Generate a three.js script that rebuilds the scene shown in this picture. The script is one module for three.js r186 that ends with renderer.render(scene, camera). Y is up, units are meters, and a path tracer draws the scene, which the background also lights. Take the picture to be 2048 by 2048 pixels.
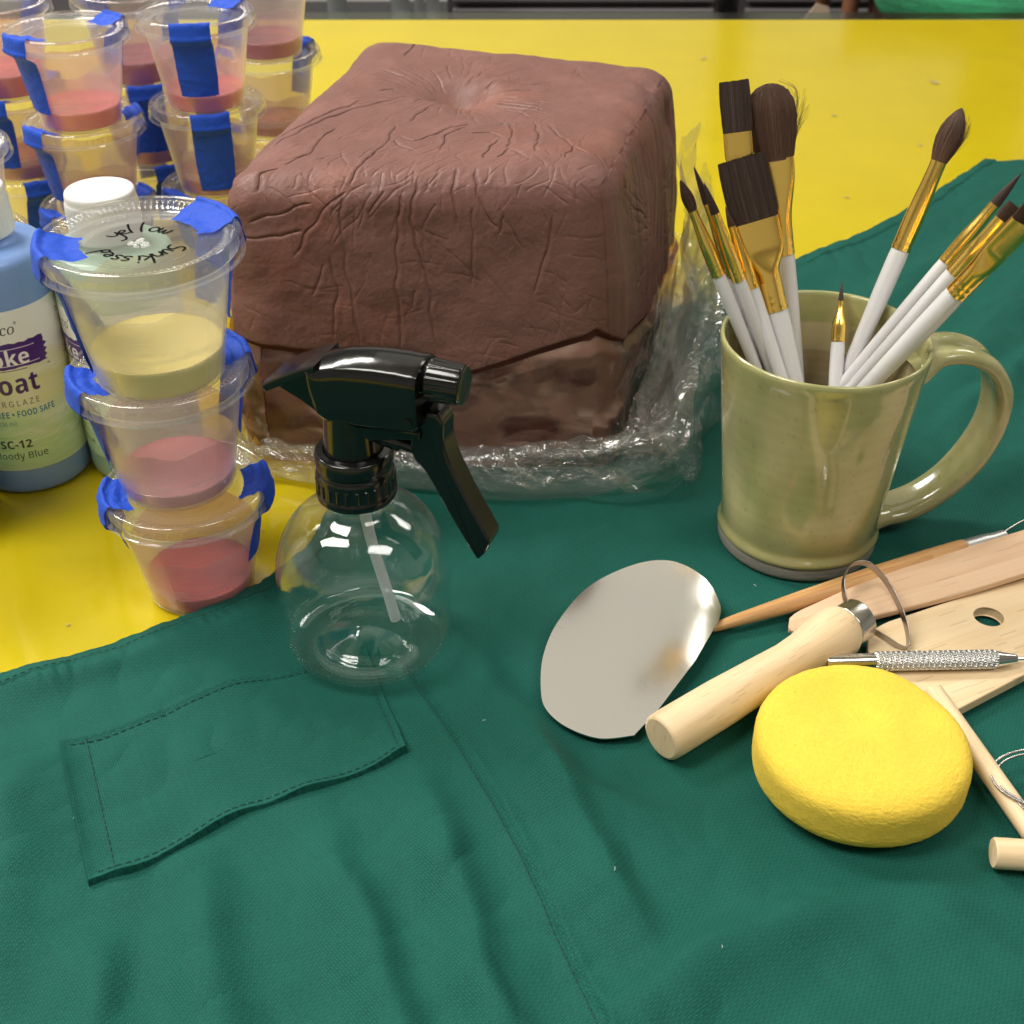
import * as THREE from 'three';
import { RoundedBoxGeometry } from 'three/addons/geometries/RoundedBoxGeometry.js';
import { mergeGeometries } from 'three/addons/utils/BufferGeometryUtils.js';
import { ImprovedNoise } from 'three/addons/math/ImprovedNoise.js';
import { RectAreaLightUniformsLib } from 'three/addons/lights/RectAreaLightUniformsLib.js';

// ---------------------------------------------------------------- camera, light, exposure
RectAreaLightUniformsLib.init();
const renderer = new THREE.WebGLRenderer({ antialias: true });
renderer.shadowMap.enabled = true;
renderer.toneMapping = THREE.LinearToneMapping;
renderer.toneMappingExposure = 0.97;
const scene = new THREE.Scene();
scene.background = new THREE.Color(0, 0, 0);
const camera = new THREE.PerspectiveCamera(43.04, 1, 0.02, 40);   // a phone held 40 cm above the table, looking down
camera.position.set(0, 0.4, 0);
camera.rotation.set(-35.4 * Math.PI / 180, 0, 0);
camera.focus = 0.56;
camera.userData.fStop = 22;

// ceiling panels: [x, z, width, depth, strength]
const PANELS = [
  [-1.42, -1.65, 1.2, 0.5, 38],
  [1.75, -1.9, 1.2, 0.6, 7],
  [0.1, -2.55, 1.7, 2.4, 0.27],  // dim broad panel added so the steel rib mirrors something bright
  [-1.15, -0.15, 1.2, 0.6, 18],
  [1.0, 0.45, 1.2, 0.6, 7],
];
const CEIL = 1.95, FLOOR = -0.74;
const LIGHT_COLOR = new THREE.Color(1.0, 0.965, 0.9);

// ---------------------------------------------------------------- helpers
const V = (x, y, z) => new THREE.Vector3(x, y, z);
const { PI, sin, cos, abs, min, max, exp, hypot, floor, sqrt, atan2, pow } = Math;
const clamp = (x, a = 0, b = 1) => min(b, max(a, x));
const lerp = (a, b, t) => a + (b - a) * t;
const smooth = (a, b, x) => { const t = clamp((x - a) / (b - a)); return t * t * (3 - 2 * t); };
const perlin = new ImprovedNoise();
const N3 = (x, y, z = 0.37) => perlin.noise(x + 71.3, y + 31.7, z + 11.9);
function fbm(x, y, z = 0.37, o = 4) { let s = 0, a = 0.5; for (let i = 0; i < o; i++) { s += a * N3(x, y, z); x *= 2.03; y *= 2.03; z *= 2.03; a *= 0.5; } return s; }
function rng(seed) { return () => { seed = (seed + 0x6d2b79f5) | 0; let t = Math.imul(seed ^ (seed >>> 15), 1 | seed); t = (t + Math.imul(t ^ (t >>> 7), 61 | t)) ^ t; return ((t ^ (t >>> 14)) >>> 0) / 4294967296; }; }

const used = {};
function numbered(name) { used[name] = (used[name] ?? -1) + 1; return used[name] ? name + '_' + String(used[name]).padStart(3, '0') : name; }
function thing(name, label, category, [x, y, z] = [0, 0, 0], group) {
  const o = new THREE.Group(); o.name = numbered(name); o.position.set(x, y, z); scene.add(o);
  o.userData = { label, category }; if (group) o.userData.group = group;
  return o;
}
function part(name, geometry, m, parent, label) {
  const o = new THREE.Mesh(geometry, m); o.name = parent === scene ? numbered(name) : name; o.castShadow = o.receiveShadow = true;
  if (label) o.userData.label = label;
  parent.add(o); return o;
}
function structure(name, geometry, m) { const o = part(name, geometry, m, scene); o.userData.kind = 'structure'; return o; }

function weld(g, q = 2e5) {                                   // one shading normal where seams and caps of a smooth skin meet
  const p = g.attributes.position, n = g.attributes.normal, m = new Map();
  for (let i = 0; i < p.count; i++) {
    const k = Math.round(p.getX(i) * q) + ',' + Math.round(p.getY(i) * q) + ',' + Math.round(p.getZ(i) * q);
    const s = m.get(k); if (s) { s[0] += n.getX(i); s[1] += n.getY(i); s[2] += n.getZ(i); s[3].push(i); } else m.set(k, [n.getX(i), n.getY(i), n.getZ(i), [i]]);
  }
  for (const s of m.values()) if (s[3].length > 1) { const l = hypot(s[0], s[1], s[2]) || 1; for (const i of s[3]) n.setXYZ(i, s[0] / l, s[1] / l, s[2] / l); }
  return g;
}
function grid(nu, nv, f, { uv = (u, v) => [u, v], color, flip = false, seam = false } = {}) {   // f(u, v) -> [x, y, z]
  const pos = new Float32Array((nu + 1) * (nv + 1) * 3), tex = new Float32Array((nu + 1) * (nv + 1) * 2), col = color && new Float32Array((nu + 1) * (nv + 1) * 3), idx = new Uint32Array(nu * nv * 6);
  let k = 0;
  for (let j = 0; j <= nv; j++) for (let i = 0; i <= nu; i++, k++) {
    const u = i / nu, v = j / nv, p = f(u, v), t = uv(u, v, p);
    pos[k * 3] = p[0]; pos[k * 3 + 1] = p[1]; pos[k * 3 + 2] = p[2]; tex[k * 2] = t[0]; tex[k * 2 + 1] = t[1];
    if (col) { const c = color(u, v, p); col[k * 3] = c[0]; col[k * 3 + 1] = c[1]; col[k * 3 + 2] = c[2]; }
  }
  k = 0;
  for (let j = 0; j < nv; j++) for (let i = 0; i < nu; i++) {
    const a = j * (nu + 1) + i, b = a + 1, c = a + nu + 1, d = c + 1;
    if (flip) { idx[k++] = a; idx[k++] = c; idx[k++] = b; idx[k++] = b; idx[k++] = c; idx[k++] = d; } else { idx[k++] = a; idx[k++] = b; idx[k++] = c; idx[k++] = b; idx[k++] = d; idx[k++] = c; }
  }
  const g = new THREE.BufferGeometry();
  g.setAttribute('position', new THREE.BufferAttribute(pos, 3)); g.setAttribute('uv', new THREE.BufferAttribute(tex, 2));
  if (col) g.setAttribute('color', new THREE.BufferAttribute(col, 3));
  g.setIndex(new THREE.BufferAttribute(idx, 1)); g.computeVertexNormals();
  return seam ? weld(g) : g;
}
// profile: [[r, y], ...] turned about y; bend(r, y, angle, i) may move a point
function refine(profile, n) {                                 // a smooth profile through the points
  const c = new THREE.CatmullRomCurve3(profile.map(([r, y]) => V(r, y, 0)), false, 'centripetal');
  return c.getSpacedPoints(n).map((p) => [max(0, p.x), p.y]);
}
function revolve(profile, seg, bend = (r, y) => [r, y], opt = {}) {
  const n = profile.length - 1;
  return grid(seg, n, (u, v) => {
    const a = -u * 2 * PI, [r0, y0] = profile[Math.round(v * n)], [r, y] = bend(r0, y0, a, Math.round(v * n));
    return [r * cos(a), y, r * sin(a)];
  }, { seam: true, flip: true, ...opt });
}
// rings: arrays of points (Vector3) of equal length joined into a closed skin with flat caps
function loft(rings, { capStart = true, capEnd = true, length } = {}) {
  const m = rings[0].length, n = rings.length - 1, s = [0];
  for (let i = 1; i <= n; i++) s.push(s[i - 1] + rings[i][0].distanceTo(rings[i - 1][0]));
  const g = [grid(m, n, (u, v) => rings[Math.round(v * n)][Math.round(u * m) % m].toArray(), { seam: true, uv: (u, v) => [u, (length ? s[Math.round(v * n)] / length : v)] })];
  for (const [on, ring, f] of [[capStart, rings[0], true], [capEnd, rings[n], false]]) if (on) {
    const c = ring.reduce((a, p) => a.add(p), V(0, 0, 0)).divideScalar(m);
    g.push(grid(m, 1, (u, v) => (v ? c : ring[Math.round(u * m) % m]).toArray(), { flip: f, uv: (u, v) => [0.5 + 0.1 * cos(u * 6.283) * (1 - v), 0.5 + 0.1 * sin(u * 6.283) * (1 - v)] }));
  }
  return mergeGeometries(g);
}
// ring of a tool at p, across a and b, half sizes ra, rb; power 2 is an ellipse, more is boxier
function ring(p, a, b, ra, rb, n = 24, power = 2) {
  const r = [];
  for (let i = 0; i < n; i++) {
    const t = i / n * 2 * PI, c = cos(t), s = sin(t), k = 2 / power;
    r.push(p.clone().addScaledVector(a, ra * Math.sign(c) * pow(abs(c), k)).addScaledVector(b, rb * Math.sign(s) * pow(abs(s), k)));
  }
  return r;
}
// round bar from p to q; stations [[t, r], ...]
function bar(p, q, stations, n = 24, opt = {}) {
  const d = q.clone().sub(p), l = d.length(); d.normalize();
  const a = abs(d.y) < 0.9 ? V(0, 1, 0).cross(d).normalize() : V(1, 0, 0), b = d.clone().cross(a);
  return loft(stations.map(([t, r]) => ring(p.clone().addScaledVector(d, t * l), a, b, r, r, n)), opt);
}
function tube(points, r, seg = 40, radial = 8, closed = false, tension = 0.5) { return new THREE.TubeGeometry(new THREE.CatmullRomCurve3(points, closed, 'catmullrom', tension), seg, r, radial, closed); }
// flat band along a curve: width direction w(t)
function band(points, width, thick, w, seg = 80) {
  const c = new THREE.CatmullRomCurve3(points, false, 'centripetal'), P = c.getSpacedPoints(seg);
  return loft(P.map((p, i) => {
    const t = c.getTangentAt(i / seg), a = w(i / seg).clone(); a.addScaledVector(t, -a.dot(t)).normalize();
    return ring(p, a, t.clone().cross(a), width / 2, thick / 2, 12, 5);
  }));
}
function move(g, m) { g.applyMatrix4(m); return g; }

// ---------------------------------------------------------------- textures
function dataTexture(w, h, f, srgb = false) {                 // f(u, v) -> number or [r, g, b], 0..1
  const d = new Uint8Array(w * h * 4);
  for (let y = 0; y < h; y++) for (let x = 0; x < w; x++) {
    const c = f((x + 0.5) / w, (y + 0.5) / h), o = (y * w + x) * 4, t = typeof c === 'number';
    for (let k = 0; k < 3; k++) d[o + k] = clamp(t ? c : c[k]) * 255; d[o + 3] = t ? 255 : (c.length > 3 ? clamp(c[3]) * 255 : 255);
  }
  const t = new THREE.DataTexture(d, w, h); t.wrapS = t.wrapT = THREE.RepeatWrapping; t.magFilter = THREE.LinearFilter; t.minFilter = THREE.LinearMipmapLinearFilter;
  if (srgb) t.colorSpace = THREE.SRGBColorSpace; t.needsUpdate = true; return t;
}
function canvasTexture(w, h, draw, srgb = true) {
  const c = document.createElement('canvas'); c.width = w; c.height = h; draw(c.getContext('2d'), w, h);
  const t = new THREE.CanvasTexture(c); t.wrapS = t.wrapT = THREE.ClampToEdgeWrapping; if (srgb) t.colorSpace = THREE.SRGBColorSpace; return t;
}
// noise that repeats over the unit square
function tiled(u, v, f, seed = 0, o = 4) {
  let s = 0, a = 0.5, tot = 0;
  for (let i = 0; i < o; i++) {
    const R = f / (2 * PI); s += a * (N3(R * cos(u * 2 * PI) + seed, R * sin(u * 2 * PI) + 3.1, R * cos(v * 2 * PI) + 5 * sin(v * 2 * PI) / 5 * R * 0) + N3(R * cos(v * 2 * PI) + 9.2 + seed, R * sin(v * 2 * PI), R * sin(u * 2 * PI)));
    tot += a; f *= 2; a *= 0.5;
  }
  return s / tot;
}
const grainTex = (() => { const r = rng(5), a = new Float32Array(512 * 512); for (let i = 0; i < a.length; i++) a[i] = r(); return (u, v) => a[(floor(v * 512) & 511) * 512 + (floor(u * 512) & 511)]; })();
const fineBump = dataTexture(512, 512, (u, v) => 0.5 + 0.25 * tiled(u, v, 40, 2, 4) + 0.22 * (grainTex(u, v) - 0.5));
const woodMap = (seed, light, dark, rings = 5) => dataTexture(256, 512, (u, v) => {
  const w = fbm(u * 4 + seed, v * 1.2, seed, 4), g = 0.5 + 0.5 * sin((u * rings + w * 2.2) * 2 * PI), f = 0.5 + 0.9 * fbm(u * 90, v * 5, seed + 4, 2);
  const k = clamp(0.28 * g * g + 0.42 * f + 0.3 * (0.5 + w)), fleck = grainTex(u * 0.7 + seed, v * 0.05) > 0.985 ? 0.16 : 0;
  return [0, 1, 2].map((c) => lerp(light[c], dark[c], k) * (1 - fleck));
}, true);

// ---------------------------------------------------------------- materials
const std = (o) => new THREE.MeshStandardMaterial({ side: THREE.DoubleSide, ...o });
const phys = (o) => new THREE.MeshPhysicalMaterial({ side: THREE.DoubleSide, ...o });
const lin = (r, g, b) => new THREE.Color().setRGB(r, g, b);
// ---------------------------------------------------------------- room: what closes it and what the glossy table top mirrors
const plaster = std({ color: lin(0.6, 0.585, 0.56), roughness: 0.9, bumpMap: fineBump, bumpScale: 0.0006 });
const box = (x0, y0, z0, x1, y1, z1) => new THREE.BoxGeometry(x1 - x0, y1 - y0, z1 - z0).translate((x0 + x1) / 2, (y0 + y1) / 2, (z0 + z1) / 2);
const RX = 3.2, ZB = -4.6, ZF = 2.2;
structure('floor', box(-RX - 0.12, FLOOR - 0.1, ZB - 0.12, RX + 0.12, FLOOR, ZF + 0.12), std({ color: lin(0.12, 0.125, 0.13), roughness: 0.55, map: dataTexture(256, 256, (u, v) => 0.75 + 0.2 * tiled(u, v, 12, 7, 4) + 0.1 * (grainTex(u, v) - 0.5)) }));
structure('ceiling', box(-RX - 0.12, CEIL, ZB - 0.12, RX + 0.12, CEIL + 0.1, ZF + 0.12), std({ color: lin(0.78, 0.77, 0.74), roughness: 0.95 }));
structure('wall_back', box(-RX, FLOOR, ZB - 0.12, RX, CEIL, ZB), std({ color: lin(0.74, 0.73, 0.7), roughness: 0.9, bumpMap: fineBump, bumpScale: 0.0006 }));
structure('wall_front', box(-RX, FLOOR, ZF, RX, CEIL, ZF + 0.12), plaster);
structure('wall_left', box(-RX - 0.12, FLOOR, ZB - 0.12, -RX, CEIL, ZF + 0.12), plaster);
structure('wall_right', box(RX, FLOOR, ZB - 0.12, RX + 0.12, CEIL, ZF + 0.12), plaster);

const whiteMetal = std({ color: lin(0.75, 0.75, 0.74), roughness: 0.4 });
PANELS.forEach(([x, z, w, d, k], i) => {
  const t = thing('ceiling_light', ['brightest white ceiling light panel, behind the table on the left', 'white ceiling light panel behind the table on the right', 'longest and dimmest white panel, unseen and added for the steel scraper to mirror', 'white ceiling light panel over the near left side', 'white ceiling light panel over the near right side'][i], 'ceiling light', [x, CEIL, z], 'ceiling light panels');
  const f = [];
  for (const s of [-1, 1]) { f.push(box(-w / 2 - 0.03, -0.035, s * (d / 2 + 0.015) - 0.015, w / 2 + 0.03, -0.001, s * (d / 2 + 0.015) + 0.015)); f.push(box(s * (w / 2 + 0.015) - 0.015, -0.035, -d / 2, s * (w / 2 + 0.015) + 0.015, -0.001, d / 2)); }
  part('frame', mergeGeometries(f), whiteMetal, t);
  part('diffuser', box(-w / 2, -0.02, -d / 2, w / 2, -0.012, d / 2), std({ color: lin(0.8, 0.8, 0.8), emissive: LIGHT_COLOR, emissiveIntensity: min(1.5, k), roughness: 0.6 }), t);
  const l = new THREE.RectAreaLight(LIGHT_COLOR, k, w, d); l.position.set(x, CEIL - 0.026, z); l.lookAt(x, FLOOR, z); l.castShadow = true; scene.add(l);
});

// furniture seen or mirrored past the far edge of the table
const darkMetal = std({ color: lin(0.075, 0.068, 0.072), roughness: 0.45, metalness: 0.2 });
const drawerMetal = std({ color: lin(0.16, 0.15, 0.16), roughness: 0.4, metalness: 0.2 });
function drawers(x0, x1, label) {
  const t = thing('drawer_cabinet', label, 'drawer cabinet', [(x0 + x1) / 2, FLOOR, -2.87], 'grey drawer cabinets behind the table'), w = (x1 - x0) / 2;
  part('carcass', box(-w, 0, -0.25, w, 0.72, 0.25), darkMetal, t);
  for (let k = 0; k < 3; k++) { const y = 0.045 + k * 0.224; const d = part('drawer', new RoundedBoxGeometry(2 * w - 0.02, 0.212, 0.02, 2, 0.004).translate(0, y + 0.106, 0.262), drawerMetal, t); part('handle', box(-0.07, y + 0.16, 0.274, 0.07, y + 0.172, 0.292), darkMetal, d); }
}
drawers(-0.125, 0.4, 'grey metal drawer cabinet behind the table, left of the pair');
drawers(0.44, 1.0, 'grey metal drawer cabinet behind the table, right of the pair beside the green chair');
{ // low stand with white legs
  const t = thing('low_stand', 'low stand on white tubular legs behind the far left table edge', 'stand', [-0.22, FLOOR, -2.38]);
  for (const [x, z, r] of [[-0.08, 0.06, 0.017], [0.03, 0.08, 0.016], [0.052, -0.08, 0.009], [0.085, 0.08, 0.012]]) part('leg', new THREE.CylinderGeometry(r, r, 0.6, 20).translate(x, 0.3, z), std({ color: lin(0.72, 0.76, 0.8), roughness: 0.35 }), t);
  part('shelf', new RoundedBoxGeometry(0.32, 0.025, 0.3, 2, 0.006).translate(0, 0.612, 0), std({ color: lin(0.5, 0.5, 0.5), roughness: 0.5 }), t);
}
{ // cardboard box with an open flap
  const t = thing('cardboard_box', 'tan cardboard box with a raised flap behind the far table edge', 'box', [0.46, FLOOR, -2.3]);
  const card = std({ color: lin(0.5, 0.38, 0.28), roughness: 0.85 });
  for (const s of [-1, 1]) { part('side_panel', box(s * 0.09 - 0.003, 0, -0.08, s * 0.09 + 0.003, 0.5, 0.08), card, t); part('end_panel', box(-0.087, 0, s * 0.08 - 0.003, 0.087, 0.5, s * 0.08 + 0.003), card, t); }
  part('bottom_panel', box(-0.087, 0.002, -0.077, 0.087, 0.008, 0.077), card, t);
  const s = new THREE.Shape([new THREE.Vector2(-0.03, 0.5), new THREE.Vector2(0.045, 0.5), new THREE.Vector2(0.065, 0.545), new THREE.Vector2(0.055, 0.58), new THREE.Vector2(0.035, 0.585)]);
  part('flap', new THREE.ExtrudeGeometry(s, { depth: 0.004, bevelEnabled: false }).translate(0.005, 0.001, 0.078), card, t);
}
{ // wooden chair with green seat
  const t = thing('wooden_chair', 'brown wooden chair with a green plush seat behind the table', 'chair', [0.73, FLOOR, -2.1]), brown = std({ color: lin(0.13, 0.055, 0.03), roughness: 0.5, map: woodMap(3, [0.95, 0.9, 0.85], [0.6, 0.5, 0.45]) });
  const green = std({ color: lin(0.04, 0.36, 0.16), roughness: 1, bumpMap: fineBump, bumpScale: 0.01, map: dataTexture(128, 128, (u, v) => 0.7 + 0.5 * tiled(u, v, 14, 1, 4)) });
  part('seat', weld(grid(60, 40, (u, v) => { const a = -u * 2 * PI, b = (v - 0.5) * PI, n = 1 + 0.05 * N3(cos(a) * 4, sin(a) * 4, v * 6); return [0.17 * n * cos(a) * pow(cos(b), 0.6), 0.63 + 0.052 * n * sin(b), 0.17 * n * sin(a) * pow(cos(b), 0.6)]; }, { seam: true })), green, t);
  part('seat_frame', new THREE.CylinderGeometry(0.15, 0.15, 0.03, 40).translate(0, 0.565, 0), brown, t);
  for (const [x, z, dx] of [[-0.14, 0.11, -0.02], [0.14, 0.11, 0.03], [-0.13, -0.12, -0.03], [0.13, -0.12, 0.03]]) part('leg', bar(V(x * 0.85 + dx, 0, z), V(x * 0.85, 0.56, z * 0.85), [[0, 0.013], [1, 0.017]], 14), brown, t);
  part('back_post', bar(V(0.13, 0.57, -0.12), V(0.15, 1.0, -0.2), [[0, 0.014], [1, 0.012]], 12), brown, t); part('back_post', bar(V(-0.13, 0.57, -0.12), V(-0.15, 1.0, -0.2), [[0, 0.014], [1, 0.012]], 12), brown, t);
  part('back_rail', new RoundedBoxGeometry(0.32, 0.1, 0.02, 2, 0.006).translate(0, 0.95, -0.195), brown, t);
}
{ const t = thing('wooden_stool_leg_frame', 'dark wooden stool behind the table, between cardboard box and green seat', 'stool', [0.585, FLOOR, -2.3]); used.wooden_stool = 0; t.name = 'wooden_stool';
  const b = std({ color: lin(0.2, 0.08, 0.04), roughness: 0.5 });
  for (const [x, z] of [[-0.03, 0.09], [0.07, 0.06], [-0.03, -0.1], [0.08, -0.1]]) part('leg', bar(V(x - 0.03, 0, z), V(x, 0.62, z), [[0, 0.012], [1, 0.014]], 12), b, t);
  part('seat', new THREE.CylinderGeometry(0.14, 0.14, 0.03, 32).translate(0.02, 0.636, -0.01), b, t);
}
// unseen dark pieces: cabinet added to deepen the table's yellow, posts mirrored as bars
for (const [x, w, label] of [[-2.0, 1.5, 'unseen tall dark cabinet added at the far wall on the left to darken the table reflection']]) {
  const t = thing('added_cabinet', label, 'cabinet', [x, FLOOR, ZB + 0.26]);
  part('carcass', box(-w / 2, 0, -0.25, w / 2, 2.25, 0.2), darkMetal, t);
  for (const s of [-1, 1]) { const d = part('door', box(s * w / 4 - w / 4 + 0.006, 0.05, 0.201, s * w / 4 + w / 4 - 0.006, 2.2, 0.222), drawerMetal, t); part('handle', box(-s * -0.05 - 0.01, 1.0, 0.223, -s * -0.05 + 0.01, 1.2, 0.25), whiteMetal, d); }
}
for (const [x, w, label] of [[0.74, 0.06, 'narrow dark upright post against the far wall'], [1.68, 0.2, 'wide dark upright post against the far wall on the right']]) {
  const t = thing('wall_post', label, 'post', [x, FLOOR, ZB + 0.06]);
  part('shaft', box(-w / 2, 0.1, -0.055, w / 2, CEIL - FLOOR - 0.01, 0.03), darkMetal, t); part('foot', box(-w / 2 - 0.02, 0, -0.055, w / 2 + 0.02, 0.1, 0.04), darkMetal, t);
}

// ---------------------------------------------------------------- yellow table
{
  const t = thing('yellow_table', 'glossy yellow table top with a glass edge strip, carrying everything', 'table', [0, FLOOR, 0]);
  const yellow = phys({ color: lin(0.6, 0.468, 0.006), roughness: 0.13, ior: 1.8, map: dataTexture(1024, 1024, (u, v) => { const k = 0.95 + 0.05 * tiled(u, v, 9, 3, 4) - (grainTex(u * 2, v * 2) > 0.9985 ? 0.14 : 0); return [k, k, k]; }), roughnessMap: dataTexture(256, 256, (u, v) => 0.85 + 0.3 * tiled(u, v, 6, 11, 5)), bumpMap: canvasTexture(1024, 1024, (c) => { c.fillStyle = '#808080'; c.fillRect(0, 0, 1024, 1024); const r = rng(3); for (let i = 0; i < 420; i++) { const x = r() * 1024, y = r() * 1024, a = r() * 6.3, l = 6 + r() * r() * 90; c.strokeStyle = r() < 0.4 ? 'rgba(255,255,255,0.35)' : 'rgba(0,0,0,0.4)'; c.lineWidth = 0.7 + 0.8 * r(); c.beginPath(); c.moveTo(x, y); c.quadraticCurveTo(x + cos(a) * l * 0.5 + 4 * r(), y + sin(a) * l * 0.5, x + cos(a) * l, y + sin(a) * l); c.stroke(); } }, false), bumpScale: 0.00008 });
  yellow.bumpMap.wrapS = yellow.bumpMap.wrapT = THREE.RepeatWrapping;
  const top = new RoundedBoxGeometry(2.8, 0.03, 1.484, 3, 0.003).translate(0, -FLOOR - 0.015, -0.792); const uvs = top.attributes.uv, p = top.attributes.position; for (let i = 0; i < uvs.count; i++) uvs.setXY(i, p.getX(i) * 2, p.getZ(i) * 2);
  part('table_top', top, yellow, t);
  const marks = [], r = rng(9);
  for (const [x, z, s] of [[0.40, -1.02, 0.004], [0.46, -0.90, 0.003], [0.30, -1.2, 0.003], [0.34, -0.95, 0.003], [0.42, -1.3, 0.007], [0.24, -1.25, 0.003], [0.6, -1.28, 0.004], [-0.13, -0.545, 0.0012], [-0.21, -0.47, 0.001], [0.27, -1.0, 0.0022], [0.36, -1.12, 0.0025], [0.55, -1.35, 0.003], [0.2, -1.38, 0.004]]) { const g = new THREE.CircleGeometry(s, 14); g.scale(1, 0.45 + r() * 0.3, 1); g.rotateX(-PI / 2); g.rotateY(r() * 3); g.translate(x, -FLOOR + 0.0008, z); marks.push(g); }
  const mk = part('paint_mark', mergeGeometries(marks), std({ color: lin(0.42, 0.34, 0.14), roughness: 0.5 }), t); mk.userData.kind = 'stuff';
  part('glass_strip', new RoundedBoxGeometry(2.8, 0.008, 0.031, 2, 0.002).translate(0, -FLOOR - 0.0045, -1.5505), phys({ color: lin(0.62, 0.7, 0.6), transmission: 1, roughness: 0.1, thickness: 0, ior: 1.52 }), t);
  const legm = whiteMetal;
  for (const x of [-1.3, 1.3]) for (const z of [-1.4, -0.15]) part('leg', new THREE.CylinderGeometry(0.025, 0.025, -FLOOR - 0.0305, 20).translate(x, (-FLOOR - 0.0305) / 2, z), legm, t);
}
// ---------------------------------------------------------------- green apron spread over the table
const EDGE = [[-0.42, -0.345], [-0.2415, -0.4231], [-0.2086, -0.4398], [-0.1663, -0.4663], [-0.1326, -0.4879], [-0.106, -0.524], [-0.09, -0.58], [0.05, -0.745], [0.2052, -0.8706], [0.2711, -0.9246], [0.3519, -1.0151], [0.398, -1.069]];
const edgeCurve = new THREE.CatmullRomCurve3(EDGE.map(([x, z]) => V(x, 0, z)), false, 'centripetal');
function segDist(x, z, pts) {
  let best = 9, along = 0, acc = 0, total = 0, side = 1;
  for (let i = 0; i + 1 < pts.length; i++) {
    const [ax, az] = pts[i], [bx, bz] = pts[i + 1], dx = bx - ax, dz = bz - az, l2 = dx * dx + dz * dz, l = sqrt(l2), t = clamp(((x - ax) * dx + (z - az) * dz) / l2), d = hypot(x - ax - dx * t, z - az - dz * t);
    if (d < best) { best = d; along = acc + t * l; side = Math.sign((x - ax) * dz - (z - az) * dx) || 1; } acc += l;
  }
  total = acc; return [best, along / total, side];
}
const FOLDS = [ // polyline, half width, height, skew (1: steeper on the right)
  [[[-0.05, -0.45], [-0.0418, -0.4299], [-0.0144, -0.3727], [0.0069, -0.3239], [0.0181, -0.293], [0.0297, -0.2606], [0.045, -0.2]], 0.0042, 0.0034, 0.5],
  [[[-0.03, -0.494], [-0.012, -0.44], [0.0077, -0.3938], [0.0277, -0.3367], [0.055, -0.27]], 0.013, 0.0062, 0.6],
  [[[0.25, -0.33], [0.1342, -0.3141], [0.1003, -0.3022], [0.0686, -0.2819], [0.0388, -0.2606], [0.01, -0.23]], 0.013, 0.0046, -0.4],
  [[[0.26, -0.27], [0.16, -0.262], [0.08, -0.235]], 0.02, 0.0042, -0.3],
  [[[-0.118, -0.342], [-0.113, -0.32], [-0.099, -0.26], [-0.09, -0.2]], 0.012, 0.0048, 0.4],
  [[[-0.082, -0.355], [-0.0715, -0.3367], [-0.0373, -0.2606], [-0.02, -0.2]], 0.011, 0.0046, 0.4],
  [[[-0.046, -0.385], [-0.0358, -0.364], [-0.0011, -0.2606], [0.01, -0.2]], 0.011, 0.0052, 0.5],
  [[[-0.15, -0.3], [-0.14, -0.25], [-0.13, -0.2]], 0.012, 0.0042, 0.3],
  [[[0.43, -0.93], [0.3551, -0.8205], [0.2349, -0.6521]], 0.02, 0.007, -0.5],
  [[[0.36, -0.66], [0.283, -0.5962], [0.2329, -0.5757]], 0.012, 0.0045, -0.4],
  [[[0.45, -1.0], [0.3966, -0.9499], [0.2698, -0.8205], [0.2089, -0.7729]], 0.018, 0.006, -0.4],
  [[[0.40, -0.8], [0.30, -0.69], [0.235, -0.62]], 0.010, 0.0042, -0.5],
  [[[-0.24, -0.38], [-0.2, -0.36], [-0.1915, -0.31], [-0.18, -0.25]], 0.014, 0.0046, -0.4],
  [[[-0.26, -0.41], [-0.2, -0.425], [-0.12, -0.468], [-0.08, -0.49]], 0.010, 0.0036, -0.3],
  [[[0.02, -0.53], [0.04, -0.5], [0.05, -0.47]], 0.012, 0.0035, 0.3],
  [[[0.0, -0.44], [0.012, -0.40], [0.03, -0.36], [0.07, -0.335]], 0.010, 0.0034, 0.3],
];
const CALM = [[0.146, -0.543, 0.052], [-0.066, -0.456, 0.045], [0.14, -0.37, 0.055], [0.06, -0.45, 0.065], [0.2, -0.47, 0.075], [0.12, -0.42, 0.06], [0.2, -0.36, 0.045], [0.2, -0.32, 0.03], [0.0, -0.68, 0.1]];
const SEAM = [[-0.0505, -0.452], [-0.0418, -0.4299], [-0.0144, -0.3727], [0.0069, -0.3239], [0.0181, -0.293], [0.0297, -0.2606], [0.045, -0.2]];
function clothY(x, z) {
  let calm = 1; for (const [cx, cz, r] of CALM) calm *= smooth(r * 0.8, r * 1.5, hypot(x - cx, z - cz));
  const wx = x + 0.006 * N3(x * 22, z * 22, 1.7), wz = z + 0.006 * N3(x * 22, z * 22, 5.1);
  let y = 0;
  FOLDS.forEach(([pts, w, h, skew], i) => {
    const [d, t, s] = segDist(wx, wz, pts); if (d > w * 5) return;
    const q = d / (w * (s > 0 ? 1 - skew * 0.55 : 1 + skew * 0.55)) , e = smooth(0, 0.34, t) * smooth(1, 0.8, t);
    y += (i === 0 ? 0.35 : 1.8) * h * exp(-q * q) * (i === 0 ? max(e, 0.5) : e) * lerp(i === 0 ? 0.6 : 0.12, 1, calm) * (0.95 + 0.22 * N3(x * 30, z * 30, i));
  });
  y += calm * (0.0075 * (0.5 + fbm(x * 9 + 3, z * 9, 2.2, 2)) + 0.0024 * abs(N3(x * 40 + z * 25, z * 30 - x * 20, 4.4)));
  return y;
}
const CLOTH0 = 0.0016;
function apronY(x, z) { return CLOTH0 + clothY(x, z); }
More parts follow.
